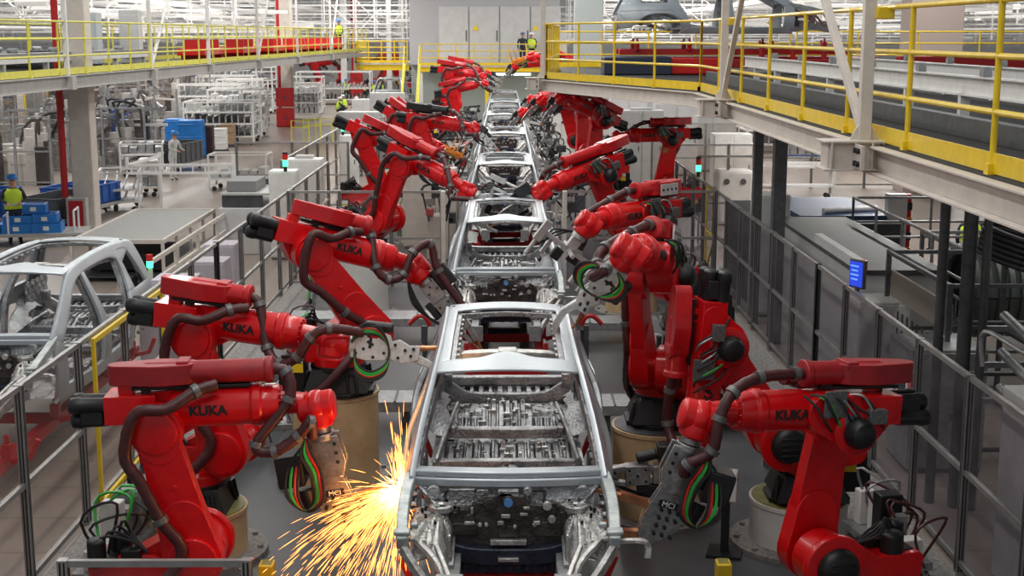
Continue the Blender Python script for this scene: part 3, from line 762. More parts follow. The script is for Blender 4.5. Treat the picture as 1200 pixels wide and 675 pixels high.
        for mt, of in ((GREEN, 0), (GREEN, .02), (REDH, .03), (BLKR, .05), (BLKR, -.02), (BLKR, .07)):
            m = MB().tube([(.20, .02, .12), (.28, .12 + of, .13), (.44, .13 + of, .10 + of), (.56, .02, .12), (.56, -.16 - of, .12), (.42, -.26 - of, .13), (.28, -.20 - of, .12), (.24, -.04, .10)], .011, 6, 6)
            B(m, 'gun_hose', mt, g)
    elif kind == 'd':
        m.lathe([(0, .10), (.06, .10)], (.18, 0, 0), (1, 0, 0), 16)
        m.box((.34, 0, 0), (.26, .18, .14)); m.beam([(.42, .04, 0), (.75, .07, 0), (1.10, .02, 0)], .06, .10); m.beam([(.42, -.06, 0), (.75, -.09, 0), (1.08, -.03, 0)], .05, .08)
        m.box((.62, .0, .06), (.24, .20, .02)); m.box((.62, .0, -.06), (.24, .20, .02)); m.box((.86, .0, .05), (.12, .18, .02))
        g = B(m, 'weld_gun', STEEL, root, bevel=.006, split=False)
        m = MB(); m.box((.28, .20, 0), (.26, .20, .20)); m.cyl((.42, .20, 0), (.62, .16, 0), .055, n=14); m.box((.52, -.15, 0), (.22, .08, .10)); B(m, 'transformer', BLK, g, bevel=.012)
        m = MB(); m.cyl((1.06, .04, 0), (1.22, .0, 0), .02, .012, 8); m.cyl((1.04, -.05, 0), (1.20, -.02, 0), .02, .012, 8); B(m, 'electrode', COPPER, g)
        m = MB(); dots(m, [(.54, .06), (.54, -.06), (.70, .06), (.70, -.06), (.62, 0), (.34, .06), (.34, -.06), (.28, 0), (.84, .04)], -.08, .08, .014); B(m, 'bolt', BLK, g, split=False)
        for of in (0, .03, -.03): B(MB().tube([(.05, -.14, .05 + of), (.30, -.24 + of, .08), (.60, -.22, .04 + of), (.95, -.05, .03)], .014, 6, 5), 'gun_hose', BLKR, g)
    else:   # gripper frame of rods and pale brackets
        m.lathe([(0, .10), (.06, .10)], (.18, 0, 0), (1, 0, 0), 16); m.box((.30, 0, 0), (.20, .14, .14))
        m.box((.42, 0, 0), (.06, .9, .06)); m.box((.42, .42, 0), (.30, .10, .10)); m.box((.42, -.42, 0), (.30, .10, .10)); m.box((.42, 0, .25), (.05, .05, .5)); m.box((.42, 0, -.25), (.05, .05, .5))
        m.box((.55, .25, .1), (.25, .05, .12)); m.box((.60, -.25, -.1), (.3, .05, .12)); m.cyl((.5, .42, 0), (.8, .42, 0), .03); m.cyl((.5, -.42, 0), (.8, -.42, 0), .03)
        g = B(m, 'gripper_frame', mat('pale_gripper_steel', (.55, .55, .54), .4, metal=.6, noise=.2), root, bevel=.006, split=False)
        m = MB(); m.box((.55, .10, 0), (.16, .12, .14)); m.box((.50, -.12, .06), (.10, .16, .10)); B(m, 'valve_block', BLK, g, bevel=.01)
        for of in (0, .05, .1): B(MB().tube([(.2, .1, .05), (.34, .2 + of, .12), (.5, .3, .10), (.6, .4 - of, .05)], .012, 6, 4), 'gun_hose', BLKR, g)
    return g
ROBOTS = []
def robot(label, base, yaw, q2, q3, r=(-.5, .6), gk='c', gt=(.2, 0, -1), gn=(0, -1, 0), hb=None, ha=True, mt=None, plate=False, gs=1., sc=1., ped=True, group='red welding robots along the car line'):
    yaw, q2, q3 = R(yaw), R(q2), R(q3)
    if 30 < base[1] < 90: base = (base[0] * 1.16, base[1], base[2]); gs = .72
    root = empty('welding_robot', base, yaw, label, 'robot', group); root.scale = (sc,) * 3
    J2 = V((.35, 0, .675)); J3 = J2 + V((sin(q2), 0, cos(q2))) * LA
    Ml = Mx.Translation(J2) @ Mx.Rotation(q2, 4, 'Y'); Mu = Mx.Translation(J3) @ Mx.Rotation(-q3, 4, 'Y')
    W = Mu @ V((UA, .06, .10))
    stamp('base', p_base, root, Mx.Rotation(-yaw + (0 if abs(yaw) < 1.6 else pi), 4, 'Z')); stamp('carousel', p_carousel, root, Mx())
    stamp('lower', p_lower, root, Ml); stamp('upper', p_upper, root, Mu); stamp('cables', p_cables, root, Mu)
    Rw = Mx.Rotation(-yaw, 3, 'Z'); t = (Rw @ V(gt)).normalized(); G = frame(W, t, Rw @ V(gn))
    stamp('wrist', p_wrist, root, G)
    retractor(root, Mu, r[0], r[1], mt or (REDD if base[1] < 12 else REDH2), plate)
    gun(gk, root, G, gs, 1 if gn[1] < 0 else -1)
    L = lambda x, y, z: Ml @ V((x, y, z)); U = lambda x, y, z: Mu @ V((x, y, z)); Gp = lambda x, y, z: G @ V((x, y, z))
    if ha:
        hose(root, [V((-.35, -.38, .10)), V((-.1, -.42, .35)), L(-.05, -.32, .10), L(-.13, -.33, .45), L(-.20, -.33, .80), L(-.26, -.33, 1.05), U(-.12, -.34, .20), U(.12, -.30, .22), U(.34, -.18, .33), U(.5, -.10, .36)], .048, rings=(3, 8))
    if hb is None:
        hb = [('U', r[1] - .05, .04, .44), ('U', r[1] + .15, .03, .44), ('U', r[1] + .36, -.08, .34), ('U', 1.12, -.22, .14), ('U', 1.22, -.26, -.02), ('G', .18, -.10, .20), ('G', .36, -.14, .16)]
    pts = [U(*p[1:]) if p[0] == 'U' else Gp(*p[1:]) if p[0] == 'G' else L(*p[1:]) for p in hb]
    hose(root, pts, .045, rings=tuple(range(1, len(pts) - 1)))
    ROBOTS.append(root)
    return root
def pedestal(x, y, h, mt, label, r=.49, top=True):
    t = empty('robot_pedestal', (x, y, 0), 0, label, 'pedestal', 'round robot pedestals')
    m = MB(); m.lathe([(.05, r), (h - .06, r), (h - .05, r + .012), (h - .012, r + .012)], n=40); m.build('drum', mt, t, ang=40)
    m = MB(); m.lathe([(0.006, r + .2), (.05, r + .2)], n=32)
    for k in range(10):
        a = k * 2 * pi / 10; m.cyl(((r + .13) * cos(a), (r + .13) * sin(a), .05), ((r + .13) * cos(a), (r + .13) * sin(a), .08), .03, n=6)
    m.build('foot_plate', mat('dusty_foot_plate', (.30, .28, .26), .7, noise=.5, nscale=20), t, split=False)
    m = MB(); m.lathe([(0, r - .015), (.012, r - .015)], (0, 0, h - .012), n=40); m.build('top_plate', OLIVE if h < .6 else DGALV, t)
    return t
# nearest pair, standing low on the floor
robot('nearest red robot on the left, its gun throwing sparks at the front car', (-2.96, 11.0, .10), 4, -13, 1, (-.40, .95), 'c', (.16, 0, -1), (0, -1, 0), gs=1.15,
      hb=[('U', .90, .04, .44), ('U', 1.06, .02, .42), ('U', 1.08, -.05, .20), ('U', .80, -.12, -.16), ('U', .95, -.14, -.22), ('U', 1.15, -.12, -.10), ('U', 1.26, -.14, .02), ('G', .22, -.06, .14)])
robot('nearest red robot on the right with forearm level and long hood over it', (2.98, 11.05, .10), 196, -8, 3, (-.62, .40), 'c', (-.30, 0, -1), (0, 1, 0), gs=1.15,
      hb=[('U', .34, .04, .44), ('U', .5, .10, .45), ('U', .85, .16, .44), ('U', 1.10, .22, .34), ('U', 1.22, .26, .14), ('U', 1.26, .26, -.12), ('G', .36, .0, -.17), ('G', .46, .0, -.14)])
# second pair
robot('second red robot on the left, reaching over the nearest one with a pale gun', (-3.06, 13.0, .44), -6, -13, -7, (-.42, .48), 'x', (1, 0, -.12), (0, -1, .25),
      hb=[('U', .45, .04, .44), ('U', .58, .0, .38), ('U', .72, -.12, .0), ('U', .88, -.2, -.12), ('U', 1.05, -.22, -.02), ('U', 1.15, -.2, .18), ('U', 1.3, -.14, .28), ('G', .30, .12, .12)])
pedestal(-3.06, 13.0, .50, TAN, 'low tan pedestal behind the nearest left robot')
robot('second red robot on the right, forearm folded down with lettering running upright', (3.06, 13.2, .50), 190, 32, -86, (-.55, .35), 'd', (-1, 0, -.05), (0, 1, .0),
      hb=[('U', .30, .04, .44), ('U', .5, .0, .46), ('U', .85, -.05, .44), ('U', 1.1, .12, .36), ('U', 1.25, .2, .2), ('G', .2, .1, .12)])
pedestal(3.0, 13.25, .50, PEDW, 'low white pedestal with greasy top behind the nearest right robot')
# third pair
robot('third red robot on the left, dark gun reaching down to the rear of the car', (-1.88, 15.1, 1.12), 24, -35, -17, (-.30, .62), 'd', (.62, -.1, -.75), (0, -1, .1),
      hb=[('U', .56, .04, .44), ('U', .66, .0, .34), ('U', .76, -.14, .02), ('U', .92, -.2, -.08), ('U', 1.08, -.2, .02), ('U', 1.14, -.16, .28), ('U', 1.34, -.1, .42), ('G', .2, .2, .12), ('G', .8, .15, .1)])
pedestal(-1.93, 15.2, 1.12, TAN, 'tall tan pedestal beside the rear of the nearest car')
robot('third red robot on the right holding the white gun with green hose loops', (1.72, 14.25, 1.0), 252, 22, 14, (-.62, .30), 'x', (-.52, .45, -.75), (.1, -1, .15), plate=True, gs=.95)
pedestal(1.66, 14.15, 1.0, TAN, 'tan pedestal on the right beside the rear of the nearest car')

pedestal(-2.62, 24.8, 1.12, PEDW, 'white pedestal on the left by the second car body')
robot('fourth red robot on the left, arm leaning over the clear cross screen', (-2.52, 24.94, 1.12), -31, 29, -22, (-.6, .5), 'g', (.9, -.2, -.4), (0, -1, .1))
robot('fifth red robot on the left, elbow bent back above the cross screen', (-3.0, 29.6, 1.12), 4, -20, -26, (-.2, .9), 'd', (.8, -.2, -.6), (0, -1, .1))
robot('sixth red robot on the left with black hood beside the third car', (-1.75, 33.6, 1.12), -20, -14, -6, (-.5, .6), 'd', (.7, -.3, -.6), (0, -1, .1), mt=BLK)
robot('seventh left robot holding an orange gun against the third car', (-2.3, 36.6, 1.12), -8, -30, -34, (-.5, .5), 'o', (.9, 0, -.4), (0, -1, .2))
robot('eighth left robot with orange gun, low behind the black hooded one', (-2.5, 41.5, .9), 0, -30, -40, (-.5, .5), 'o', (.9, 0, -.3), (0, -1, .2))
robot('left robot standing upright with an arm raised near the fifth car', (-1.95, 54.6, 1.0), 5, -4, 12, (-.5, .6), 'd', (.9, 0, -.5), (0, -1, .1), sc=1.0)
robot('left robot bowed over the sixth car body', (-2.2, 61, 1.3), 0, -12, -8, (-.5, .6), 'd', (.9, 0, -.5), (0, -1, .1), sc=1.15)
robot('farthest red robot on the left by the tunnel mouth', (-2.4, 68, 1.3), 5, 5, -12, (-.5, .6), 'd', (.9, 0, -.5), (0, -1, .1), sc=1.15)
pedestal(2.42, 19.1, 1.0, PEDW, 'white pedestal on the right between the first two cars')
robot('fourth red robot on the right, dark body above a white pedestal', (2.64, 19.0, 1.0), 226, 34, 0, (-.62, .35), 'g', (-.6, 0, -.8), (0, 1, .1), plate=True)
pedestal(2.4, 25.1, 1.0, TAN, 'tan pedestal on the right beside the second car')
robot('fifth red robot on the right reaching down left to the second car', (2.51, 25.0, 1.0), 214, 32, -14, (-.75, .75), 'd', (-.8, .2, -.55), (0, 1, .1))
robot('right robot with level forearm and hood far from the line', (3.65, 33.0, .80), 182, -8, -2, (-.5, .5), 'd', (-.7, 0, -.7), (0, 1, .1))
robot('right robot leaning forward behind the fifth one', (2.3, 35.2, 1.12), 205, -6, 24, (-.5, .5), 'd', (-.6, 0, -.8), (0, 1, .1))
robot('right robot with upright arm and dark hood beside the third car', (2.35, 39.8, 1.12), 195, 4, 10, (-.5, .5), 'd', (-.7, 0, -.7), (0, 1, .1))
robot('right robot with low forearm beside the fourth car', (2.3, 44, 1.12), 178, 20, -14, (-.5, .6), 'd', (-.7, 0, -.7), (0, 1, .1))
robot('right robot reaching flat across the fifth car', (2.5, 50, 1.12), 172, 12, -10, (-.5, .6), 'd', (-.7, 0, -.7), (0, 1, .1))
robot('right robot with orange gun near the tunnel', (2.5, 57, 1.5), 186, -6, 16, (-.5, .6), 'o', (-.8, 0, -.3), (0, 1, .1), sc=1.2)
robot('farthest red robot on the right by the tunnel mouth', (2.3, 65, 1.5), 180, 4, -4, (-.5, .6), 'd', (-.7, 0, -.7), (0, 1, .1), sc=1.2)

for k, (x, y, yw, a, b) in enumerate(((-16.2, 118, 20, -20, 10), (-13.6, 121, 160, 15, -10), (-11.2, 118, 30, 25, -15), (-19.6, 120, 170, -15, 20), (-8.6, 122, 200, 20, 5))):
    robot('far red robot beyond the middle column of the left aisle, %s from the left' % ['second', 'third', 'fourth', 'first', 'fifth'][k], (x, y, .005), yw, a, b, (-.5, .6), 'd', (.8, 0, -.6), (0, -1, .1), sc=1.5, group='far red robots of the left bay')
have = [(2.42, 19.1), (2.4, 25.1), (-2.62, 24.8)]
for k, r_ in enumerate(ROBOTS):
    if r_.location.z > .6 and k > 5 and not any(abs(r_.location.x - a) < .5 and abs(r_.location.y - b) < .8 for a, b in have):
        pedestal(r_.location.x, r_.location.y, r_.location.z - .005, PEDW, 'white pedestal under the ' + r_['label'][:1].lower() + ' '.join(r_['label'][1:].split()[:9]), r=.49)
#@@FENCES
# ------------------------------------------------------------------ glazed guard fences
def fence(label, a, b, n, h=1.97, pm=PC, z0=0, mid=1.02, metal=ALU, endpost=True, group='glazed guard fences', w=.075):
    a = V((*a, 0)); b = V((*b, 0)); d = b - a; L = d.length; ang = atan2(d.y, d.x)
    t = empty('guard_fence', (a.x, a.y, z0), ang, label, 'fence', group)
    ks = range(n + 1)
    for k in ks:
        x = L * k / n; m = MB(); m.box((x, 0, h / 2), (w, w, h)); m.box((x, 0, .01), (.14, .14, .02))
        q = m.build('post', metal, t, split=False)
        m = MB(); [m.box((x + a * w, b * w * .503, h / 2), (.014, .004, h - .03)) for a in (-.2, .2) for b in (-1, 1)]; [m.box((x + b * w * .503, a * w, h / 2), (.004, .014, h - .03)) for a in (-.2, .2) for b in (-1, 1)]; m.build('groove', BLK, q, split=False)
    for k in range(n):
        x0 = L * k / n + w / 2; x1 = L * (k + 1) / n - w / 2; xm = (x0 + x1) / 2; q = x1 - x0
        for z in ([h - .03, .12] + ([mid] if mid else [])): MB().box((xm, 0, z), (q, .045, .05)).build('rail', metal, t)
        zz = [.145] + ([mid - .025, mid + .025] if mid else []) + [h - .055]
        for j in range(0, len(zz), 2): MB().box((xm, 0, (zz[j] + zz[j + 1]) / 2), (q, .006, zz[j + 1] - zz[j])).build('clear_panel', pm, t)
    return t
fence('long clear fence on the left of the robot cell, beside the nearest left robots', (-4.42, 8.6), (-4.42, 20.8), 7)
fence('clear fence on the left of the cell, beyond the white switch cabinets', (-4.42, 20.8), (-4.42, 34.4), 7)
fence('short clear fence along the left of the line by the far robots', (-3.9, 40), (-3.9, 62), 8, 2.1)
fence('long dark clear fence on the right of the robot cell', (4.38, 7.7), (4.38, 18.7), 7, pm=PCD)
fence('dark clear fence on the right of the cell, with yellow braced door', (4.38, 18.7), (4.38, 36.0), 11, pm=PCD)
fence('clear cross screen on the left between car two and the fence', (-4.36, 27.6), (-1.25, 27.6), 3, 2.0)
cs = fence('smoky cross screen on the right between car two and the fence', (1.25, 27.6), (4.32, 27.6), 2, 2.0, pm=PCD)
for x, l in ((-1.22, 'left'), (1.24, 'right')):
    m = MB(); m.box((x, 27.5, 1.0), (.09, .16, 2.0)); m.box((x, 27.5, .02), (.2, .3, .04)); tag(m.build('screen_post', CREAM, None, bevel=.01), 'cream post ending the cross screen %s of the second car' % l, 'post')
fence('clear fence bay in the left aisle, crosswise before the grey cabinets', (-7.9, 40.5), (-4.6, 40.5), 2, 2.0)
fence('clear fence running up the aisle from the white switch box', (-5.6, 34.5), (-5.6, 48), 6, 2.0)
fence('clear fence around the far left cell beyond the black hooded robot', (-5.6, 48), (-4.0, 56), 4, 2.0)
fence('low clear guard in front of the nearest left robot', (-3.25, 9.55), (-1.90, 9.55), 1, 1.30, mid=None)
# yellow leaf inside the left fence
def yellow_leaf(x, y0, y1, lab):
    t = empty('fence_door', (x, y0, 0), 0, lab, 'door')
    L = y1 - y0
    for y in (.05, L - .05): MB().box((0, y, 1.0), (.04, .05, 1.86)).build('stile', YEL, t, bevel=.004)
    for z in (.10, 1.90): MB().box((0, L / 2, z), (.04, L - .15, .06)).build('edge', YEL, t, bevel=.004)
    return t
yellow_leaf(-4.365, 14.15, 17.2, 'yellow framed door leaf in the left glazed fence')
# yellow braced door in the right fence
t = empty('braced_door', (4.33, 27.7, 0), 0, 'yellow braced door frame in the right fence', 'door')
for y in (0, 1.2): MB().box((0, y, 1.0), (.04, .06, 1.9)).build('stile', YEL, t)
for z in (.1, 1.0, 1.9): MB().box((0, .6, z), (.04, 1.14, .05)).build('crossbar', YEL, t)
MB().beam([(0, .05, .98), (0, 1.15, .15)], .04, .05).build('brace', YEL, t)

#@@MEZZ
# ------------------------------------------------------------------ upper walkways
def railing(label, pts, h, mt, r=.024, sp=1.35, toe=.15, mids=(.45, .85), name='railing', group='yellow walkway railings', z=0):
    t = empty(name, (pts[0][0], pts[0][1], z), 0, label, 'railing', group); o = V(pts[0]).to_3d() if len(pts[0]) == 3 else V((*pts[0], 0))
    P = [V((p[0], p[1], 0)) - V((pts[0][0], pts[0][1], 0)) for p in pts]; k = h / 1.25
    for a, b in zip(P, P[1:]):
        L = (b - a).length; n = max(1, round(L / sp)); ux = (b - a) / L
        for i in range(n + 1):
            p = a + (b - a) * i / n; m = MB().cyl(p, p + V((0, 0, h)), r * 1.05, n=10); m.box((p.x, p.y, .04), (.09, .09, .08)); m.build('post', mt, t, split=False)
        for z_ in (h,) + tuple(q * k for q in mids): MB().cyl(a + V((0, 0, z_)), b + V((0, 0, z_)), r, n=10).build('rail', mt, t)
        if toe: MB().beam([a + V((0, 0, toe / 2 + .01)), b + V((0, 0, toe / 2 + .01))], .012, toe).build('toe_board', mt, t)
    return t
def ibeam(a, b, h, w=.16, t=.02, up=(0, 0, 1)):
    m = MB(); a = V(a); b = V(b)
    m.beam([a, b], .014, h - 2 * t, up); m.beam([a + V((0, 0, h / 2 - t / 2)), b + V((0, 0, h / 2 - t / 2))], w, t, up); m.beam([a - V((0, 0, h / 2 - t / 2)), b - V((0, 0, h / 2 - t / 2))], w, t, up)
    return m
A, B_, C_ = (3.56, 3.5), (3.56, 24.9), (1.0, 32.0)
railing('bright yellow railing of the near upper walkway on the right', [A, B_, C_], 1.25, YEL, sp=2.05, z=4.1)
railing('bright yellow railing closing the left end of the right walkway', [(1.0, 32.0), (1.6, 40)], 1.25, YEL, sp=1.3, z=4.1)
dk = MB().prism([(3.52, 3.5), (3.52, 24.9), (.96, 32.0), (1.5, 44), (16, 44), (16, 3.5)], 4.04, 4.10)
tag(dk.build('walkway_deck', GRATE), 'dark grating deck of the right upper walkway', 'walkway')
for a, b, l in ((A, B_, 'along the right walkway edge'), (B_, C_, 'under the slanting end of the right walkway')):
    bm_ = ibeam((a[0] - .06, a[1], 3.95), (b[0] - .06, b[1], 3.95), .20 + .06, .18); tag(bm_.build('edge_beam', CREAM, None, bevel=.003), 'cream steel I-beam running ' + l, 'beam')
def hanger(y, x, lab, diag=None, h=7.5):
    t = empty('hanger_post', (x, y, 3.86), 0, lab, 'post')
    m = MB(); m.box((0, 0, h / 2 + .2), (.11, .11, h)); m.build('upright', CREAM, t, bevel=.006)
    m = MB(); m.box((0, 0, .24), (.34, .30, .02))
    for s_ in (-1, 1): m.prism([(.05 * s_, .25), (.15 * s_, .25), (.05 * s_, .42)], -.01, .01, XZ)
    m.build('gusset', CREAM, t, split=False)
    m = MB(); m.box((-.10, 0, .0), (.62, .38, .02)); m.box((-.10, 0, .26), (.62, .38, .02)); m.box((-.10, .0, .13), (.54, .28, .24))
    for xx in (-.34, -.12, .04, .14): m.box((xx, -.16, .13), (.018, .06, .25))
    b = m.build('bracket_box', CREAM, t, bevel=.004, split=False)
    m = MB()
    for yy in (-.26, -.36):
        for zz in (.07, .19): m.cyl((-.13, yy, zz), (-.16, yy, zz), .026, n=8)
    m.build('bolt', BLK, b, split=False); MB().box((-.115, -.31, .13), (.03, .26, .22)).build('bolt_plate', CREAM, b)
    if diag:
        for (dy, top) in diag: MB().beam([(0, 0, .30), (0, dy, .30 + top)], .09, .07, up=(1, 0, 0)).build('diagonal_brace', CREAM, t, bevel=.004)
    MB().box((.12, 0, 1.44), (.16, .26, .11)).build('rail_clamp', YEL, t, bevel=.01)
    return t
hanger(12.9, 3.40, 'cream hanger post in front of the near walkway railing', [(3.2, 2.3)])
hanger(21.3, 3.40, 'cream hanger post at the corner of the right walkway', [(-2.6, 2.6)])
hanger(32.2, .92, 'cream hanger post at the far left end of the right walkway')
# conveyor on the walkway
for x, z0, z1, mt, l, y0 in ((5.6, 4.38, 4.62, WHITE, 'white steel conveyor beam standing on the right walkway deck', 32), (7.6, 4.38, 4.62, WHITE, 'second white conveyor beam, farther from the near railing', 32)):
    t = empty('conveyor_beam', (x, 4, 4.1), 0, l, 'beam')
    ibeam((0, 0, (z0 + z1) / 2 - 4.1), (0, y0 - 4, (z0 + z1) / 2 - 4.1), z1 - z0, .14).build('web', mt, t, split=False)
    for k in range(12): MB().box((0, 1.2 + k * 2.3, .15), (.12, .10, .30)).build('leg', mt, t)
    for k in range(10):
        MB().cyl((-.05, 2 + k * 2.5, .56), (.05, 2 + k * 2.5, .56), .075, n=16).build('roller', GALV, t)
tag(MB().bb((4.55, 4, 4.1), (4.68, 31, 4.30)).build('kick_beam', DGALV, None, bevel=.004), 'dark grey steel sill along the walkway under the white beam', 'beam')
s_ = copy_tree(skid0); s_.location = (7.4, 36.3, 4.15); s_.rotation_euler = (0, 0, R(90)); s_.scale = (1, 1, 1); s_['label'] = 'red skid on the upper right conveyor under a car body'
c = copy_tree(car0); c.location = (7.3, 36.3, 4.95); c.rotation_euler = (0, 0, R(90)); c['label'] = 'bare car body carried on the upper right conveyor'; del c['group']
t = empty('transfer_table', (6.4, 36.3, 4.1), 0, 'bright red transfer table on the upper right deck', 'conveyor')
MB().box((-1.9, -.9, .22), (2.6, .7, .40)).build('drive_box', mat('signal_red', (.72, .012, .01), .35, coat=.2), t, bevel=.03)
MB().box((.9, -.9, .28), (3.0, .5, .22)).build('table_beam', REDF, t, bevel=.02)
MB().box((.6, .9, .28), (6.0, .4, .3)).build('table_beam', REDF, t, bevel=.02)
for k in range(4): MB().cyl((-.6 + k * .8, -.95, .4), (-.6 + k * .8, -.95, .75), .07, n=12).build('locating_pin', REDF, t)
tag(MB().box((3.4, 35.5, 4.33), (1.7, 1.2, .45)).build('dark_trunking', mat('dark_blue_grey', (.03, .04, .07), .5), None, bevel=.03), 'dark blue trunking left of the red transfer table', 'box')
tag(MB().bb((9.5, 33, 4.15), (14.5, 33.5, 4.6)).build('conveyor_rail', REDF, None, bevel=.02), 'long red rail behind the white conveyor beams', 'beam')
railing('thin yellow railing far behind the white conveyor beams', [(9, 42.5), (24, 42.5)], 1.1, YEL, sp=2.0, z=4.1)
railing('yellow railing across the back of the right deck', [(1.6, 43.5), (9, 43.5)], 1.1, YEL, sp=1.6, z=4.1)
for x, y, w_ in ((2.75, 45, .9), (11.6, 30, .0)):
    if w_: tag(MB().box((x, y, 6.2), (w_, .7, 4.2)).build('switch_cabinet', mat('pale_blue_grey', (.50, .55, .56), .45), None, bevel=.02), 'tall pale grey cabinet standing behind the right walkway rail', 'cabinet')
tag(MB().box((13.9, 45, 5), (1.7, 1.2, 10)).build('column', mat('taupe_column', (.46, .38, .35), .6), None, bevel=.02), 'wide taupe building column behind the right walkway', 'column', 'building columns')
for x, y, r_, l in ((7.08, 32.5, .10, 'grey square post with crossbar, left of a pair behind the right fence'), (7.14, 30.9, .13, 'thicker grey square post, right of a pair behind the right fence')):
    tag(MB().box((x - 2.6, y - 8.5, 2.0), (r_ * 1.6, r_ * 1.6, 4.04)).build('support_post', DGALV, None, bevel=.008), l, 'post', 'grey support posts')
for x, y, r_, l in ((4.72, 14.45, .055, 'left of three round grey posts under the near walkway'), (4.95, 14.3, .075, 'middle and thickest of three round grey posts under the walkway'), (5.1, 14.2, .045, 'right and thinnest of three round grey posts under the walkway')):
    tag(MB().cyl((x, y, 0), (x, y, 4.04), r_, n=16).build('round_post', DGALV), l, 'post', 'round posts under the walkway')
# left walkway
LP = [(-10.35, 20), (-10.1, 27.6), (-8.1, 82)]
railing('lemon yellow railing along the near edge of the left walkway', LP, 1.2, YELL, sp=1.75, z=4.2)
railing('lemon yellow railing on the far side of the left walkway', [(-13.6, 24), (-11.6, 82)], 1.2, YELL, sp=2.4, z=4.2)
tag(MB().prism([(-10.4, 20), (-10.14, 27.6), (-8.14, 82), (-11.6, 82), (-13.8, 20)], 4.12, 4.20).build('walkway_deck', GRATE), 'dark deck of the long left walkway', 'walkway')
for a, b, l in ((LP[0], LP[1], 'short grey beam under the near end of the left walkway'), (LP[1], LP[2], 'long grey steel beam under the edge of the left walkway')):
    tag(ibeam((*a, 4.04), (*b, 4.04), .30, .2).build('edge_beam', GREYP, None), l, 'beam')
i = 0
for y in (31.6, 38.2, 44.6, 52, 60, 69):
    x = -10.1 + 2.0 * (y - 27.6) / 54.4
    t = empty('walkway_hanger', (x, y, 3.9), 0, 'white hanger post of the left walkway, %s from the left' % ['first', 'second', 'third', 'fourth', 'fifth', 'sixth'][i], 'post', 'white hangers of the left walkway')
    MB().box((0, 0, 3.2), (.10, .10, 6.4)).build('upright', WHITE, t); MB().box((0, 0, .12), (.32, .32, .30)).build('bracket_box', GREYP, t)
    if i % 2 == 1: MB().beam([(0, 0, .3), (0, 3.4, 3.2)], .07, .07, up=(1, 0, 0)).build('diagonal_brace', WHITE, t)
    i += 1
for k in range(6):
    y = 47 + k * 5.5; x = -10.9 + 2.0 * (y - 27.6) / 54.4
    t = empty('red_carrier', (x, y, 4.2), R(2), 'bright red carrier on the left walkway, %s from the camera' % ['first', 'second', 'third', 'fourth', 'fifth', 'sixth'][k], 'carrier', 'red carriers on the left walkway')
    MB().box((0, 0, .35), (.9, 4.2, .22)).build('bed', MATS['signal_red'], t, bevel=.02)
    for yy in (-1.6, 0, 1.6): MB().box((0, yy, .12), (.8, .15, .24)).build('foot', REDF, t)
    for yy in (-1.2, 1.2): MB().box((0, yy, .6), (.7, .12, .3)).build('saddle', REDF, t)

# things standing on the left walkway deck
for k, (x, y, d, m_, l) in enumerate(((-11.9, 30.2, (1.1, .5, .55), 'W', 'low white control box on the left walkway deck, nearest the left edge'), (-12.6, 33.0, (.8, .5, .5), 'B', 'small blue box on the left walkway deck'), (-12.4, 41.2, (.9, .6, 1.5), 'C', 'pale upright cabinet on the left walkway deck'),
                                    (-11.4, 42.6, (.6, .5, 1.6), 'L', 'light grey upright cabinet on the left walkway by the second hanger'), (-12.6, 37.0, (1.4, .6, .45), 'D', 'dark grey motor box on the left walkway deck'))):
    t = empty('deck_box', (x, y, 4.2), R(2), l, 'box', 'boxes on the left walkway deck'); mt = {'W': WHITE, 'B': BLUEL, 'C': mat('pale_blue_grey', (.5, .55, .56)), 'L': LGREY, 'D': DGREY}[m_]
    MB().box((0, 0, d[2] / 2 + .05), d).build('body', mt, t, bevel=.02); MB().box((0, 0, .03), (d[0] * .9, d[1] * .9, .06)).build('plinth', DGREY, t); MB().box((0, -d[1] / 2 - .01, d[2] / 2 + .05), (d[0] * .8, .02, d[2] * .8)).build('cover', mt, t, bevel=.005)
for k, (x0, y0, y1, l) in enumerate(((-11.6, 22, 44, 'near grey conveyor beam lying on the left walkway deck'), (-13.0, 22, 44, 'rear grey conveyor beam lying on the left walkway deck'))):
    t = empty('conveyor_beam', (x0, y0, 4.2), R(-1.5), l, 'beam', 'grey conveyor beams of the left walkway')
    ibeam((0, 0, .36), (0, y1 - y0, .36), .24, .14).build('web', LGREY, t, split=False)
    for q in range(8): MB().box((0, 1 + q * 2.8, .12), (.12, .12, .24)).build('leg', GREYP, t); MB().cyl((-.12, 2 + q * 2.7, .54), (.12, 2 + q * 2.7, .54), .06, n=14).build('roller', GALV, t)
#@@BACK
# ------------------------------------------------------------------ far hall
def at(px, py, z=0.):
    """point of the hall seen at a pixel of the 1200x675 photograph, at height z"""
    M = cam.rotation_euler.to_matrix(); d = M @ V(((px - 600) / 1600, -(py - 337.5) / 1600, -1)); t = (z - 5.1) / d.z
    return V((0, 0, 5.1)) + d * t
ROOMG = mat('room_grey', (.47, .47, .49), .45, noise=.06, nscale=1)
t = empty('control_room', (-1.5, 77, 3.45), 0, 'grey upstairs control room with sliding doors above the far tunnel', 'room')
MB().bb((-3.7, 0, 0), (4.6, 8, 5.5)).build('wall', ROOMG, t, bevel=.03)
for k in range(4):
    q = MB().box((-1.25 + 1.7 * k, -.06, 1.65), (1.62, .08, 3.1)).build('door_leaf', LGREY, t, bevel=.02)
    MB().cyl((-.55 + 1.7 * k, -.13, 1.3), (-.55 + 1.7 * k, -.13, 1.9), .03).build('handle', DGREY, q)
for k in (0.9, 4.2):
    MB().prism([(0, 0), (.36, 0), (.18, .32)], 0, .02, Mx.Translation((k - 1.1, -.12, 1.9)) @ XZ).build('warning_triangle', STICK, t)
MB().box((4.55, -.4, 1.2), (.9, .6, 1.4)).build('switch_box', LGREY, t, bevel=.03)
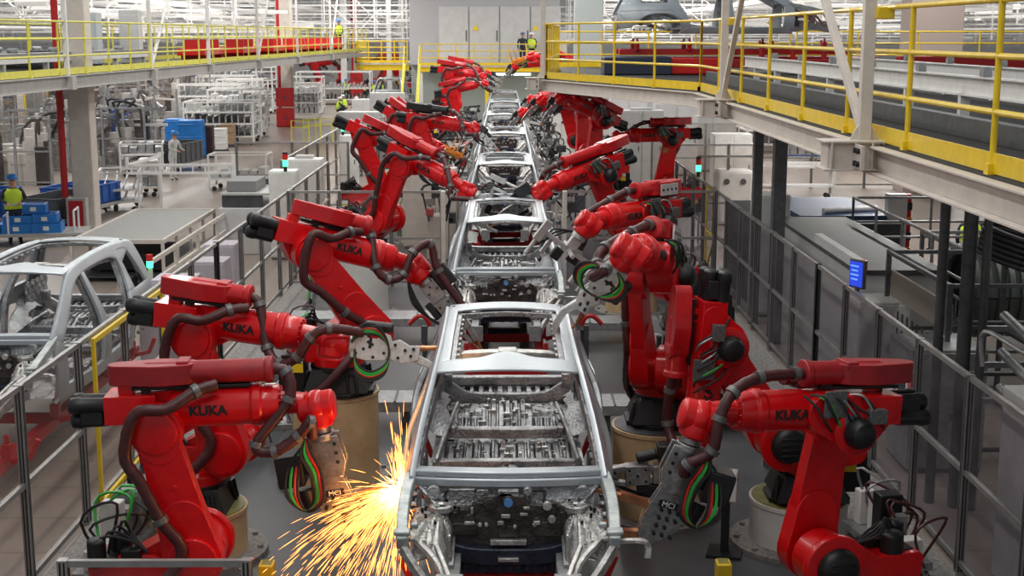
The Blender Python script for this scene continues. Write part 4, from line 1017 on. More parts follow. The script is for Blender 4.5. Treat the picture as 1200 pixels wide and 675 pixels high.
tag(MB().bb((-4.6, 75.3, 3.38), (3.4, 77, 3.46)).build('walkway_deck', GREYP), 'narrow far walkway before the grey control room', 'walkway')
railing('yellow railing of the far walkway before the grey control room', [(-4.5, 75.35), (3.2, 75.35)], 1.15, YEL, sp=1.0, z=3.46, r=.03)
tag(ibeam((-4.6, 75.3, 3.25), (3.4, 75.3, 3.25), .25, .15).build('edge_beam', YEL), 'yellow beam under the far walkway', 'beam')
m = MB(); m.bb((-5.2, 78, 0), (4.5, 78.3, 3.45)); struct(m.build('wall_tunnel', mat('pale_green_grey', (.40, .45, .42), .6)))
for x, l in ((-2.3, 'left'), (.55, 'right')):
    t = empty('strip_light', (x, 75.9, 3.0), 0, 'lit strip light on the %s under the far walkway' % l, 'lamp', 'strip lights under the far walkway')
    MB().box((0, 0, .06), (2.0, .3, .06)).build('housing', WHITE, t); MB().cyl((-.95, 0, -.02), (.95, 0, -.02), .05).build('tube', TUBE, t)
for x in (-4.5, -.9, 3.3): tag(MB().box((x, 75.4, 1.6), (.2, .2, 3.2)).build('support_post', YEL if x == -.9 else WHITE), {-4.5: 'white post at the left end of the far walkway', -.9: 'yellow post under the middle of the far walkway', 3.3: 'white post at the right end of the far walkway'}[x], 'post')
# landing and steep stair left of the control room
tag(MB().bb((-8.3, 78, 3.42), (-5.3, 84, 3.55)).build('landing_deck', GREYP), 'raised landing left of the grey control room', 'walkway')
railing('yellow railing round the landing left of the control room', [(-8.3, 84), (-8.3, 78), (-5.4, 78)], 1.2, YEL, sp=.7, z=3.55, r=.035, mids=(.3, .6, .9))
tag(ibeam((-8.3, 77.9, 3.3), (-5.3, 77.9, 3.3), .3, .16).build('edge_beam', YEL), 'yellow beam under the landing left of the control room', 'beam')
t = empty('steep_stair', (-4.9, 74.5, 0), 0, 'steep yellow stair down from the landing', 'stair')
for x in (-.4, .4): MB().beam([(x, 0, 3.5), (x * 1.2, -4.5, 0.05)], .09, .22, up=(0, 1, 0)).build('stringer', YELL, t)
for k in range(11): MB().box((0, -.35 - k * .37, 3.2 - k * .29), (.74, .22, .03)).build('tread', GALV, t)
for x in (-.4, .4): MB().tube([(x, 0, 4.5), (x, -4.0, 1.2)], .03).build('handrail', YELL, t)
# building columns
for px, py, w_, dpt, m_, l in ((102, 262, .56, 36, CREAM, 'wide cream building column by the worker in the yellow vest'), (336, 145, .85, 0, CREAM, 'cream building column with red cabinets, middle of the left aisle'),
                           (420, 112, .75, 0, mat('pinkish_column', (.60, .50, .46), .6), 'pinkish building column far down the left aisle'), (404, 118, .45, 0, WHITE, 'slim white column beside the pinkish one'),
                           (457, 118, .4, 0, LGREY, 'slim grey column under the landing'), (472, 116, .5, 0, CAB, 'thicker grey column under the landing'), (444, 100, .8, 0, mat('pinkish_column', (0, 0, 0)), 'farthest pinkish column behind the landing')):
    p = V((-11.08, 36.2, 0)) if dpt else at(px, py); t = empty('building_column', p, 0, l, 'column', 'building columns')
    MB().box((0, 0, 6), (w_, w_, 12)).build('shaft', m_, t, bevel=.03); MB().box((0, 0, .05), (w_ + .1, w_ + .1, .1)).build('foot', GREYP, t)
def hydrant(p, lab, w_=.7, h=.75, n=2):
    t = empty('hydrant_cabinet', p, 0, lab, 'cabinet', 'red fire cabinets')
    for k in range(n):
        a = MB().box((0, 0, .15 + h / 2 + k * (h + .08)), (w_, .25, h)).build('frame', GREYP if n == 1 else REDF, t, bevel=.015)
        b = MB().box((0, -.14, .15 + h / 2 + k * (h + .08)), (w_ - .14, .03, h - .14)).build('door', REDF, t, bevel=.01)
        MB().cyl((0, -.16, .15 + h / 2 + k * (h + .08)), (0, -.18, .15 + h / 2 + k * (h + .08)), .12, n=16).build('hose_reel', mat('dull_red', (.22, .02, .03), .5), t)
hydrant((-11.15, 35.6, -.08), 'grey framed fire cabinet at the foot of the wide cream column', .52, .85, 1)
hydrant(at(337, 148) + V((0, -.6, -.14)), 'pair of red fire cabinets on the middle column of the left aisle', 1.0, 1.05, 2)
hydrant(at(419, 115) + V((0, -.5, -.14)), 'pair of small red fire cabinets on the far pinkish column', 1.0, 1.0, 2)
for p, l in ((V((-11.55, 35.9, 0)), 'red standpipe beside the wide cream column'), (at(329, 148), 'red standpipe beside the middle column of the left aisle'), (at(414, 115), 'red standpipe beside the pinkish column')):
    tag(MB().cyl(p, p + V((0, 0, 11)), .09, n=12).build('standpipe', REDF), l, 'pipe', 'red standpipes')
# roof steel: rows of white hangers, trusses and ducts high at the back of the hall
rnd = random.Random(5)
TW = mat('white_roof_steel', (.85, .84, .82), .5)
n_ = 0
for (x0, x1, y, zb, dens) in ((-42, -6, 88, 4.9, 20), (-46, -5, 100, 4.6, 20), (-50, -6, 112, 4.4, 20), (-56, -6, 124, 4.2, 22), (-58, 58, 136, 4.0, 40), (-58, 58, 146, 3.6, 44),
                              (5.5, 40, 86, 4.8, 14), (6, 46, 98, 4.6, 16), (5, 50, 110, 4.4, 18), (5, 54, 122, 4.2, 18), (-30, -12.5, 62, 5.0, 10), (-36, -12.5, 74, 5.0, 13), (14, 34, 60, 5.4, 8), (14, 40, 72, 5.2, 10)):
    m = MB(); w_ = (x1 - x0) / dens; zt = 9.5
    for k in range(dens + 1):
        x = x0 + k * w_ + rnd.uniform(-.3, .3) * w_; zz = zb + rnd.choice((0, 0, .4, .9)); r_ = rnd.choice((.05, .07, .10))
        m.box((x, y, (zz + zt) / 2), (r_, r_, zt - zz))
        if rnd.random() < .35: m.beam([(x, y, zb + .6), (x + w_ * .9, y, zb + 2.4)], .06, .06, up=(0, 1, 0))
        if rnd.random() < .35: m.beam([(x, y, zb + 2.5), (x + w_ * .9, y, zb + .9)], .06, .06, up=(0, 1, 0))
        if rnd.random() < .5: m.box((x + w_ / 2, y - .5, zb + rnd.uniform(.3, 2.2)), (w_ * .8, .4, .18))
    for z in (zb + .35, zb + .95, zb + 1.5, zb + 2.1, zb + 2.7, zb + 3.3): m.box(((x0 + x1) / 2, y, z + rnd.uniform(-.1, .1)), (x1 - x0, .08, .07))
    n_ += 1; struct(m.build('trim_%d' % (n_ + 2), TW))
for k in range(12):
    x = [-40, -33, -27, -22, -18, -15, 8, 13, 18, 24, 31, 39][k]; m = MB()
    m.box((x, 105, 6.4 + (k % 3) * .35), (.35, 80, .25)); m.box((x + 1, 105, 5.5 + (k % 2) * .5), (.12, 84, .12))
    struct(m.build('trim_%d' % (n_ + 3 + k), TW))

#@@LEFT
# ------------------------------------------------------------------ left aisle
def wheels(t, L, W, r=.07, mt=BLKR):
    for x in (-L / 2 + .15, L / 2 - .15):
        for y in (-W / 2 + .1, W / 2 - .1):
            MB().cyl((x - 0, y - .02, r), (x, y + .02, r), r, n=12).build('wheel', mt, t)
def bin_trolley(p, rz, lab, L, W, H, mt, z0=.30, divs=1, handle=False, group='part bins on trolleys'):
    t = empty('bin_trolley', p, R(rz), lab, 'trolley', group)
    m = MB(); m.box((0, 0, z0 - .05), (L + .1, W + .1, .07)); m.box((0, -W / 2, z0 - .08), (L + .3, .06, .08)); m.box((0, W / 2, z0 - .08), (L + .3, .06, .08)); m.build('chassis', GREYP, t, split=False)
    wheels(t, L, W, .11)
    m = MB(); th = .04
    for sy in (-1, 1): m.box((0, sy * (W / 2 - th / 2), z0 + H / 2), (L, th, H))
    for sx_ in (-1, 1): m.box((sx_ * (L / 2 - th / 2), 0, z0 + H / 2), (th, W, H))
    m.box((0, 0, z0 + .02), (L, W, .04))
    for k in range(1, divs): m.box((-L / 2 + L * k / divs, 0, z0 + H * .45), (.03, W, H * .85))
    for sy in (-1, 1): m.box((0, sy * W / 2, z0 + H - .03), (L + .03, .05, .05))
    for k in range(5): m.box((-L / 2 + L * (k + .5) / 5, -W / 2 - .01, z0 + H / 2), (.05, .03, H - .1))
    m.build('bin', mt, t, split=False, bevel=.008)
    if handle:
        MB().tube([(L / 2 + .08, -W / 2 + .1, z0), (L / 2 + .10, -W / 2 + .1, z0 + H + .3), (L / 2 + .10, W / 2 - .1, z0 + H + .3), (L / 2 + .08, W / 2 - .1, z0)], .03, 8).build('push_handle', WHITE, t)
    return t
def rack(p, rz, lab, L, W, H, mt=WHITE, shelves=(.3, .9), load=None, seed=0, group='white tube racks in the left aisle', cast=True, r=.03):
    rn = random.Random(seed); t = empty('tube_rack', p, R(rz), lab, 'rack', group)
    for x in (-1, 1):
        for y in (-1, 1): MB().box((x * L / 2, y * W / 2, H / 2 + .06), (r * 2, r * 2, H - .1)).build('post', mt, t)
    for z in tuple(shelves) + (H,):
        for y in (-1, 1): MB().box((0, y * W / 2, z), (L, r * 1.6, r * 1.6)).build('rail', mt, t)
        for x in (-1, 1): MB().box((x * L / 2, 0, z), (r * 1.6, W, r * 1.6)).build('rail', mt, t)
    m = MB()
    for z in shelves: m.box((0, 0, z + .02), (L - .04, W - .04, .02))
    m.build('shelf', LGREY, t, split=False)
    if cast: wheels(t, L, W, .08)
    if load:
        for z in shelves:
            n = max(2, int(L / .28)); m = MB()
            for k in range(n):
                x = -L / 2 + L * (k + .5) / n; hh = rn.uniform(.18, .42)
                if load == 'pipes': m.tube([(x, -W / 2 + .08, z + .06), (x + .08, 0, z + .30), (x + .03, W / 2 - .08, z + .40)], .035, 6)
                elif load == 'panels': m.box((x, 0, z + .05 + hh / 2), (.05, W * .8, hh))
                else: m.box((x, rn.uniform(-.1, .1), z + .04 + hh / 2), (L / n * .8, W * .6, hh))
            m.build('stored_parts', rn.choice([GALV, LGREY, CARIN, CAB]), t, split=False)
    return t
# dark and blue bins by the worker in the yellow vest
bin_trolley(at(72, 266), 78, 'long dark grey bin trolley beside the blue compartment bins', 2.3, 1.15, .55, DGREY, z0=.35)
bin_trolley(at(97, 252), 78, 'blue compartment bin trolley behind the dark grey bin, near the column', 2.2, 1.3, .55, BLUE, z0=.35, divs=3, handle=False)
bin_trolley(at(-2, 266), 80, 'royal blue bin at the left edge behind the worker', 1.2, .8, .7, BLUE, z0=.35)
t = empty('hand_cart', at(38, 285), R(10), 'flat white hand cart stacked with bright blue crates', 'cart')
MB().box((0, 0, .28), (2.7, 1.2, .08)).build('platform', GREYP, t, bevel=.01); wheels(t, 2.5, 1.1, .12)
for x in (-.45, 1.10): MB().tube([(x, -.56, .3), (x, -.56, .85), (x + .0, .26, .85), (x, .26, .3)], .028).build('loop_handle', WHITE, t)
crates = [(-1.3, -.25, .32, .9, .9, .3), (-.35, -.25, .32, .85, .9, .3), (.55, -.25, .32, .85, .9, .3), (-.3, -.2, .62, .85, .8, .25), (.5, -.2, .62, .7, .8, .28), (.15, -.1, .90, .7, .6, .30)]
names = ['leftmost blue crate on the hand cart', 'blue crate on the hand cart platform, middle of three', 'blue crate on the hand cart platform, rightmost of three', 'blue crate in the second layer, left one', 'blue crate in the second layer, right one', 'topmost blue crate of the hand cart stack']
for (x, y, z, a, b, h), l in zip([tuple(.78 * q for q in c_[:2]) + (.28 + .78 * (c_[2] - .32) + .04,) + tuple(.78 * q for q in c_[3:]) for c_ in crates], names):
    t2 = empty('plastic_crate', t.location + Mx.Rotation(R(10), 3, 'Z') @ V((x, y, z)), R(10), l, 'crate', 'bright blue crates on the hand cart'); m = MB()
    for sy in (-1, 1): m.box((0, sy * b / 2, h / 2), (a, .04, h)); m.box((sy * a / 2, 0, h / 2), (.04, b, h))
    m.box((0, 0, .02), (a, b, .04)); m.box((0, 0, h - .02), (a + .05, b + .05, .03) if False else (a, .05, .03)); m.build('tub', BLUEL, t2, split=False)
    MB().box((0, -b / 2 - .022, h / 2), (.14, .006, .10)).build('paper_label', STICKW, t2)
rack(at(142, 245), 12, 'white rack filled with bent pipes, in front of the cream column', 1.15, 1.7, 1.15, shelves=(.3, .65), load='pipes', seed=2)
rack(at(176, 228), 12, 'small cream rack on castors behind the pipe rack', 0.6, 1.6, 1.1, mt=CREAM, shelves=(.3, .8), load='boxes', seed=3)
rack(at(168, 205), 12, 'white rack with small parts left of the white coverall worker', 1.5, 1.5, 1.2, shelves=(.3, .8), load='boxes', seed=4)
# row around the worker in pale coveralls
bin_trolley(at(208, 200), 80, 'dark grey bin trolley behind the worker in pale coveralls', 2.4, 1.15, .75, DGREY, z0=.35)
for k, (px, py, mt, w_, h_, l) in enumerate(((207, 176, BLUEL, 1.4, 1.9, 'bright blue tall container left of two behind the coverall worker'), (226, 186, BLUEL, 1.7, 2.2, 'bright blue tall container nearest the coverall worker'), (244, 184, mat('dark_brown_box', (.06, .03, .025), .6), .9, 1.8, 'dark brown upright case beside the blue container'),
                               (256, 178, WHITE, 1.3, 1.3, 'white wrapped pallet load beside the brown case'), (268, 172, CARD, 1.1, 1.3, 'brown cardboard load by the small blue drum'), (275, 168, BLUE, .6, 1.2, 'small blue upright box at the aisle edge'))):
    t = empty('container', at(px, py), R(3), l, 'container'); w_ *= .58; h_ *= .68
    m = MB(); m.box((0, 0, h_ / 2 + .12), (w_, w_, h_)); 
    for q in range(3): m.box((0, 0, .4 + q * h_ * .35), (w_ + .05, w_ + .05, .06))
    m.build('shell', mt, t, bevel=.03); MB().box((0, 0, .07), (w_ * 1.05, w_ * 1.05, .12)).build('pallet', DGREY, t)
# white racks along the far left aisle
ordn = ['first', 'second', 'third', 'fourth', 'fifth', 'sixth', 'seventh', 'eighth', 'ninth', 'tenth', 'eleventh', 'twelfth', 'thirteenth', 'fourteenth']
for k, (px, py, L, W, H, ld) in enumerate(((262, 168, 3.2, 2.6, 2.0, 'panels'), (280, 160, 2.6, 2.4, 2.4, 'boxes'), (250, 150, 3.4, 2.4, 2.4, 'panels'), (286, 146, 2.6, 2.4, 2.6, 'pipes'), (268, 138, 3.4, 2.6, 2.6, 'boxes'), (296, 132, 3, 2.6, 3.0, 'panels'),
                                  (272, 125, 4, 3, 3.0, 'boxes'), (300, 118, 3.6, 3, 3.2, 'panels'), (352, 140, 2.4, 2.0, 2.2, 'boxes'), (358, 133, 2.4, 2.0, 2.4, 'panels'), (315, 112, 3.6, 3, 3.4, 'boxes'))):
    rack(at(px, py), 3, '%s of the white racks in the far left aisle, counted from the camera' % ordn[k], L, W, H, shelves=(.4, .4 + H * .3, .3 + H * .62), load=ld, seed=k + 10, r=.045)
t = rack(at(393, 122), 2, 'long white rack with lidded tubs beyond the middle column', 5.4, 2.6, 2.4, shelves=(.4, 1.2), load='panels', seed=40, r=.05)
# cells of machines left of the racks
def cell(px, py, W, D, H, lab, c=LGREY, seed=0, fence_=True):
    rn = random.Random(seed); t = empty('machine_cell', at(px, py), R(rn.uniform(-2, 2)), lab, 'machine', 'machine cells in the left bay')
    for k in range(4): MB().box((-W / 2 + W * k / 3, -D / 2, H / 2), (.08, .08, H)).build('post', GALV, t)
    for z in (H - .04, H * .5, .15): MB().box((0, -D / 2, z), (W, .05, .05)).build('rail', GALV, t)
    for k in range(3): MB().box((-W / 2 + W * (k + .5) / 3, -D / 2, H * .5), (W / 3 - .1, .01, H - .2)).build('clear_panel', PC, t)
    for k in range(15):
        w_ = rn.uniform(.18, .75); h_ = rn.uniform(.4, H * .9); x = -W / 2 + .3 + (W - .6) * ((k * .618) % 1); y = rn.uniform(-D / 2 + .5, D / 2)
        mt = rn.choice([LGREY, WHITE, CAB, GALV, WHITE, CARIN, DGREY, GALV, BLK, WHITE] + ([REDF, YEL, BLUE] if k % 5 == 0 else []))
        m = MB(); m.box((x, y, h_ / 2), (w_, w_ * .8, h_)); m.box((x, y - w_ * .42, h_ * .7), (w_ * .7, .04, h_ * .3)); m.box((x + w_ * .3, y, h_ + .1), (w_ * .3, w_ * .3, .2)); m.build('housing', mt, t, bevel=.015, split=False)
    for k in range(5):
        x = rn.uniform(-W / 2 + .3, W / 2 - .8); z = rn.uniform(1.0, H); MB().beam([(x, rn.uniform(-D / 3, D / 3), z), (x + rn.uniform(.5, 1.6), rn.uniform(-D / 3, D / 3), z + rn.uniform(-.3, .3))], .08, .10).build('tool_beam', rn.choice([WHITE, GALV, CARIN]), t)
    for k in range(6):
        x = rn.uniform(-W / 2 + .3, W / 2 - .3); y = rn.uniform(-D / 2 + .4, D / 2); z = rn.uniform(.8, H)
        MB().tube([(x, y, .3), (x + rn.uniform(-.3, .3), y, z), (x + rn.uniform(-1, 1), y, z + .3), (x + rn.uniform(-1, 1), y + .5, z * .6)], .05, 6, 4).build('cable_hose', rn.choice([BLKR, DGREY, GALV]), t)
    return t
cl = ['pale machine cell at the left edge, nearest of the left bay', 'machine cell left of the wide cream column', 'machine cell with clear panels right of the wide cream column', 'machine cell farther right, before the white racks', 'machine cell behind the one by the cream column', 'far machine cell under the left walkway, second row', 'far machine cell behind the white racks', 'far machine cell left of the middle aisle column', 'deep machine cell at the far left edge', 'deep machine cell behind the far white racks']
for k, (px, py, W, D, H) in enumerate(((12, 215, 3.6, 2.2, 2.4), (58, 200, 2.2, 1.8, 2.4), (143, 196, 2.4, 2.2, 2.4), (180, 166, 3.2, 3, 2.6), (132, 160, 3.6, 2.2, 2.8), (75, 164, 5.0, 3, 3.0), (205, 142, 5.0, 3.2, 3.0), (312, 106, 5, 5, 3.2), (14, 152, 5, 3, 3.2), (160, 124, 9, 4, 3.4))):
    cell(px, py, W, D, H, cl[k], seed=k)
for k, (px, py, L, W, H, ld, mt) in enumerate(((33, 132, 2.2, 1.5, 2.0, 'panels', YEL), (58, 124, 3.4, 1.8, 2.2, 'panels', YEL), (8, 136, 2, 1.5, 1.8, 'boxes', BLUE), (95, 118, 5, 2.5, 2.4, 'panels', WHITE), (130, 118, 5, 2.5, 2.6, 'boxes', WHITE), (165, 114, 6, 2.5, 2.8, 'boxes', WHITE), (222, 110, 4, 2, 2.6, 'panels', WHITE), (255, 103, 5, 2, 2.6, 'boxes', BLUEL))):
    rack(at(px, py), 0, {0: 'yellow storage rack at the far left, left one of two', 1: 'yellow storage rack at the far left, right one of two', 2: 'dark blue low rack at the far left edge', 7: 'rack with bright blue frame far behind the white racks'}.get(k, '%s white rack of the far row under the left walkway' % ordn[k - 3]), L, W, H, mt=mt, shelves=(.4, 1.2), load=ld, seed=60 + k, r=.06, group='far racks under the left walkway')
# long matted table on the side line
t = empty('matted_table', (-8.05, 30.75, 0), 0, 'long low grey-matted table in a white frame behind the left car body', 'table')
MB().box((0, 0, .88), (1.86, 5.1, .03)).build('mat', MATT, t)
for x in (-.95, .95): MB().box((x, 0, .87), (.07, 5.2, .09)).build('frame_rail', CREAM, t, bevel=.005)
for y in (-2.58, 2.58): MB().box((0, y, .87), (1.96, .07, .09)).build('frame_rail', CREAM, t, bevel=.005)
for x in (-.95, 0, .95):
    for y in (-2.58, -1.3, 0, 1.3, 2.58):
        if x or abs(y) > 2: MB().box((x, y, .42), (.06, .06, .84)).build('leg', CREAM, t)
for x in (-.95, .95): MB().box((x, 0, .25), (.05, 5.1, .05)).build('lower_rail', CREAM, t)
MB().box((0, 0, .10), (1.86, 5.0, .02)).build('under_tray', DGREY, t)
MB().box((0, -1.2, .35), (1.5, 1.6, .35)).build('lift_scissor', BLK, t)
t = empty('side_guard_rail', (-6.55, 21.4, 0), 0, 'cream guard rail with lamps beside the matted table', 'railing')
for z in (.55, .95): MB().beam([(0, 3.6, z), (0, 11.6, z)], .06, .08).build('rail', CREAM, t)
for k in range(5): MB().box((0, 3.6 + 2 * k, .5), (.07, .07, 1.0)).build('post', CREAM, t)
q = MB().cyl((.02, 3.5, 1.0), (.02, 3.5, 1.12), .06, n=12).build('red_lamp', LAMPR, t); MB().cyl((.02, 3.5, .88), (.02, 3.5, 1.0), .06, n=12).build('green_lamp', LAMPG, t)
t = empty('white_barrier', at(225, 285), R(2), 'white ladder-like barrier frame above the matted table', 'barrier')
for z in (1.75, 1.95): MB().box((-.2, 0, z), (2.6, .06, .06)).build('bar', WHITE, t)
for k in range(9): MB().box((-1.4 + k * .3, 0, 1.85), (.03, .03, .2)).build('rung', WHITE, t)
for x in (1.1,): MB().box((x, 0, 1.1), (.09, .09, 2.2)).build('post', WHITE, t)
MB().beam([(-1.5, 0, 1.95), (-1.0, 1.4, 2.05)], .06, .06).build('bar', WHITE, t); MB().box((-1.5, 0, 2.0), (.07, .07, .3)).build('post', WHITE, t); MB().box((-1.0, 1.4, 1.0), (.07, .07, 2.3)).build('post', WHITE, t)
# control desk and cabinets behind the left fence
t = empty('control_desk', (-6.05, 33.2, 0), 0, 'pale control desk with a dark vented box on top', 'desk')
MB().box((0, 0, .55), (1.3, 2.6, 1.1)).build('body', LGREY, t, bevel=.02)
MB().box((.05, 0, 1.42), (1.3, 2.5, .05)).build('upper_shelf', CAB, t); MB().box((-.1, -1.15, 1.26), (.95, .1, .28)).build('front_grille', DGREY, t)
for x in (-.55, .6): MB().box((x, -1.15, 1.25), (.04, .04, .35)).build('leg', CAB, t)
for x in (-.55, .6): MB().box((x, 1.15, 1.25), (.04, .04, .35)).build('leg', CAB, t)
tag(MB().box((-6.2, 32.9, 1.575), (.7, 1.3, .25)).build('vented_box', mat('mid_grey_box', (.22, .22, .22), .6), None, bevel=.01), 'mid grey box lying on the control desk shelf', 'box')
tag(MB().box((-5.75, 34.1, 1.52), (.5, .5, .14)).build('document_tray', DGREY, None, bevel=.01), 'small dark tray on the control desk shelf', 'tray')
def cabinet(p, d, mt, lab, rz=0, doors=1, name='switch_cabinet', group=None, vent=True):
    t = empty(name, p, R(rz), lab, 'cabinet', group)
    MB().box((0, 0, d[2] / 2 + .05), d).build('body', mt, t, bevel=.015); MB().box((0, 0, .03), (d[0] - .04, d[1] - .04, .06)).build('plinth', DGREY, t)
    for k in range(doors):
        w_ = d[0] / doors; q = MB().box((-d[0] / 2 + w_ * (k + .5), -d[1] / 2 - .012, d[2] / 2 + .05), (w_ - .04, .02, d[2] - .08)).build('door', mt, t, bevel=.006)
        MB().box((-d[0] / 2 + w_ * (k + .85), -d[1] / 2 - .03, d[2] / 2), (.03, .02, .16)).build('handle', DGREY, q)
    if vent: MB().box((0, 0, d[2] + .09), (d[0] * .5, d[1] * .5, .08)).build('roof_vent', CAB, t, bevel=.01)
    return t
cabinet((-5.05, 31.4, 0), (.62, .6, 2.0), WHITE, 'white switch box on the left beside the signal lamp', vent=False)
cabinet((-5.0, 34.4, 0), (.9, .6, 2.0), WHITE, 'second white switch box, behind the one with the signal lamp')
cabinet(at(455, 170), (1.6, .8, 2.4), CAB, 'pale grey cabinet behind the far left fence below the small car', doors=2, vent=False)
cabinet(at(425, 195), (1.7, .8, 2.1), CAB, 'pale grey cabinet left of the far left robots', doors=2, vent=False)
cabinet(at(432, 158), (1.6, .8, 1.8), LGREY, 'wide light grey cabinet row by the yellow crates', doors=3, vent=False)
cabinet(at(470, 236), (.8, .6, 2.0), CREAM, 'cream cabinet behind the left cross screen', vent=False)
cabinet(at(505, 290), (1.3, .5, 1.9), CREAM, 'cream cabinet left of the second car body', vent=False)
cabinet(at(410, 218), (.6, .5, 1.7), WHITE, 'slim white cabinet left of the elbow-bent robot', vent=False)
for k, (px, py, w_, d_) in enumerate(((222, 398, .8, .9), (252, 372, .8, .8), (225, 362, .7, .7), (280, 352, .7, .7))):
    cabinet((-5.25 - .2 * (k % 2), [20.9, 22.4, 24.2, 26.2][k], 0), (w_ * .85, d_ * .9, 1.1), mat('lilac_grey_box', (.50, .48, .55), .5), ['nearest pale lilac cabinet behind the left fence', 'second pale lilac cabinet behind the left fence', 'third pale lilac cabinet behind the left fence', 'farthest pale lilac cabinet behind the left fence'][k], vent=False)
cabinet((-5.5, 10.6, 0), (.9, 1.3, 1.3), GALV, 'grey machine housing at the lower left behind the fence', vent=False)
m = MB().tube([(-5.0, 12.0, .1), (-4.85, 12.2, 1.2), (-5.0, 12.6, 1.55), (-5.3, 12.9, 1.5), (-5.4, 13.2, .4)], .06, 10, 6); tag(m.build('cable_bundle', DGREY), 'dark hose bundle standing behind the left fence', 'hose')
def signal(p, z, lab, base=None):
    t = empty('signal_lamp', (p[0], p[1], z), 0, lab, 'lamp', 'stacked signal lamps')
    MB().cyl((0, 0, 0), (0, 0, .12), .04).build('foot', BLK, t); MB().cyl((0, 0, .12), (0, 0, .26), .06).build('green_lens', LAMPG, t); MB().cyl((0, 0, .26), (0, 0, .40), .06).build('red_lens', LAMPR, t); MB().cyl((0, 0, .40), (0, 0, .44), .06).build('cap', BLK, t)
    return t
signal((-4.95, 31.0), 2.05, 'signal lamp with lit green lens on the white switch box, left') ; signal((4.38, 30.6), 1.97, 'signal lamp on the right fence with lit green lens')
signal((-5.1, 43.6), 1.97, 'far signal lamp on the left fence before the cabinets'); 
rack(at(283, 222), 0, 'low white wire trolley behind the aisle fence bay', 1.9, 1.2, 1.2, shelves=(.4,), load='boxes', seed=31)
for k in range(3):
    t = empty('yellow_guard', at(352 + 14 * k, 172 - 2 * k), 0, 'yellow tubular guard by the far cabinets, %s of three' % ['left', 'middle', 'right'][k], 'guard', 'yellow tubular guards')
    MB().tube([(-.4, 0, 0), (-.4, 0, 1.2), (.4, 0, 1.2), (.4, 0, 0)], .035).build('loop', YELL, t); MB().box((0, 0, .9), (.8, .05, .06)).build('bar', YELL, t)
# small car shell at the end of the aisle
c = copy_tree(car0); p = at(459, 150); c.location = (p.x, p.y - 2, 1.2); c['label'] = 'small pale car shell far left, by the yellow stair'; del c['group']
s_ = copy_tree(skid0); s_.location = (p.x, p.y - 2, .45); s_['label'] = 'red skid below the far left car shell'
tag(MB().box((p.x, p.y - 1, .23), (2.4, 5, .45)).build('lift_table', CAB, None, bevel=.02), 'grey lift table under the far left car shell', 'table')

#@@RIGHT
# ------------------------------------------------------------------ right side, under the walkway
t = cabinet((5.6, 11.0, 0), (1.9, 2.6, 1.85), CAB, 'large pale cabinet behind the right fence at the picture edge', doors=2, vent=False)
t = empty('valve_unit', (5.45, 12.0, 1.9), 0, 'dark machine unit with curved guard rail on top of the large pale cabinet', 'machine')
MB().box((0, 0, .25), (.8, .8, .5)).build('housing', BLK, t, bevel=.04); MB().tube([(-.75, 1.0, .0), (-.75, 1.0, .35), (-.6, .2, .30), (-.2, -.5, .25), (.5, -.6, .25)], .025, 8, 5).build('guard_rail', GALV, t); MB().box((.1, -.1, .6), (.5, .5, .2)).build('lid', DGREY, t, bevel=.03)
t = empty('belt_unit', (5.55, 21.6, 0), 0, 'long dark topped grey conveyor unit behind the right fence', 'machine')
MB().box((0, 0, .9), (1.2, 5.6, 1.8)).build('body', CAB, t, bevel=.02); MB().box((0, 0, 1.84), (1.26, 5.7, .06)).build('top', DGREY, t); MB().box((-.56, -1.5, 1.93), (.12, 2.6, .16)).build('edge_trunking', LGREY, t); MB().box((-.56, -2.86, 1.93), (.14, .10, .17)).build('red_end', LAMPR, t)
t = empty('belt_unit', (6.0, 26.6, 0), 0, 'dark covered box unit behind the long dark conveyor unit, with blue bins inside', 'machine')
MB().box((0, 0, .85), (2.6, 3.6, 1.7)).build('body', DGREY, t, bevel=.02); MB().box((.3, 0, 1.75), (1.6, 3.0, .1)).build('blue_lining', mat('deep_blue', (.02, .05, .14), .5), t); MB().cyl((.0, -1.2, 1.85), (1.1, -.8, 1.85), .06).build('pipe', LGREY, t)
def cage(p, rz, L, W, H, lab, mt=GALV, bars=12, side=('f',)):
    t = empty('wire_cage', p, R(rz), lab, 'cage', 'steel cages behind the right fence')
    for x in (-1, 1):
        for y in (-1, 1): MB().box((x * L / 2, y * W / 2, H / 2), (.06, .06, H)).build('post', mt, t)
    for z in (.15, H * .5, H - .03):
        for y in (-1, 1): MB().box((0, y * W / 2, z), (L, .05, .05)).build('rail', mt, t)
        for x in (-1, 1): MB().box((x * L / 2, 0, z), (.05, W, .05)).build('rail', mt, t)
    for k in range(bars): MB().box((-L / 2, -W / 2 + W * (k + .5) / bars, H * .35), (.02, .03, H * .62)).build('bar', mt, t)
    return t
cage((6.1, 17.2, 0), 0, 1.6, 2.6, 2.2, 'steel cage with upright slats beside the blue screen', mt=DGALV)
tag(MB().box((5.35, 17.2, 1.75), (.04, 2.5, .35)).build('cardboard_sheet', mat('dusty_brown_sheet', (.22, .19, .16), .7)), 'brown grey sheet along the top of the slatted cage', 'sheet')
cage((7.7, 20.0, 0), 0, 2.3, 2.2, 2.1, 'steel cage holding big coiled ducts')
cage((8.2, 15.4, 0), 0, 3.0, 3.0, 1.7, 'low steel cage with loops of corrugated duct', bars=4)
def coil(p, ax, r, tr, n, lab, mt=DGREY):
    m = MB(); p = V(p); ax = V(ax).normalized(); x, y = basis(ax)
    for k in range(n):
        m.tube([p + ax * (k * tr * 1.9) + (x * cos(a * pi / 12) + y * sin(a * pi / 12)) * r for a in range(25)], tr, 8)
    tag(m.build('coiled_duct', mt), lab, 'duct', 'coiled ducts in the cages')
GRN = mat('grey_green_duct', (.13, .15, .14), .4, metal=.3)
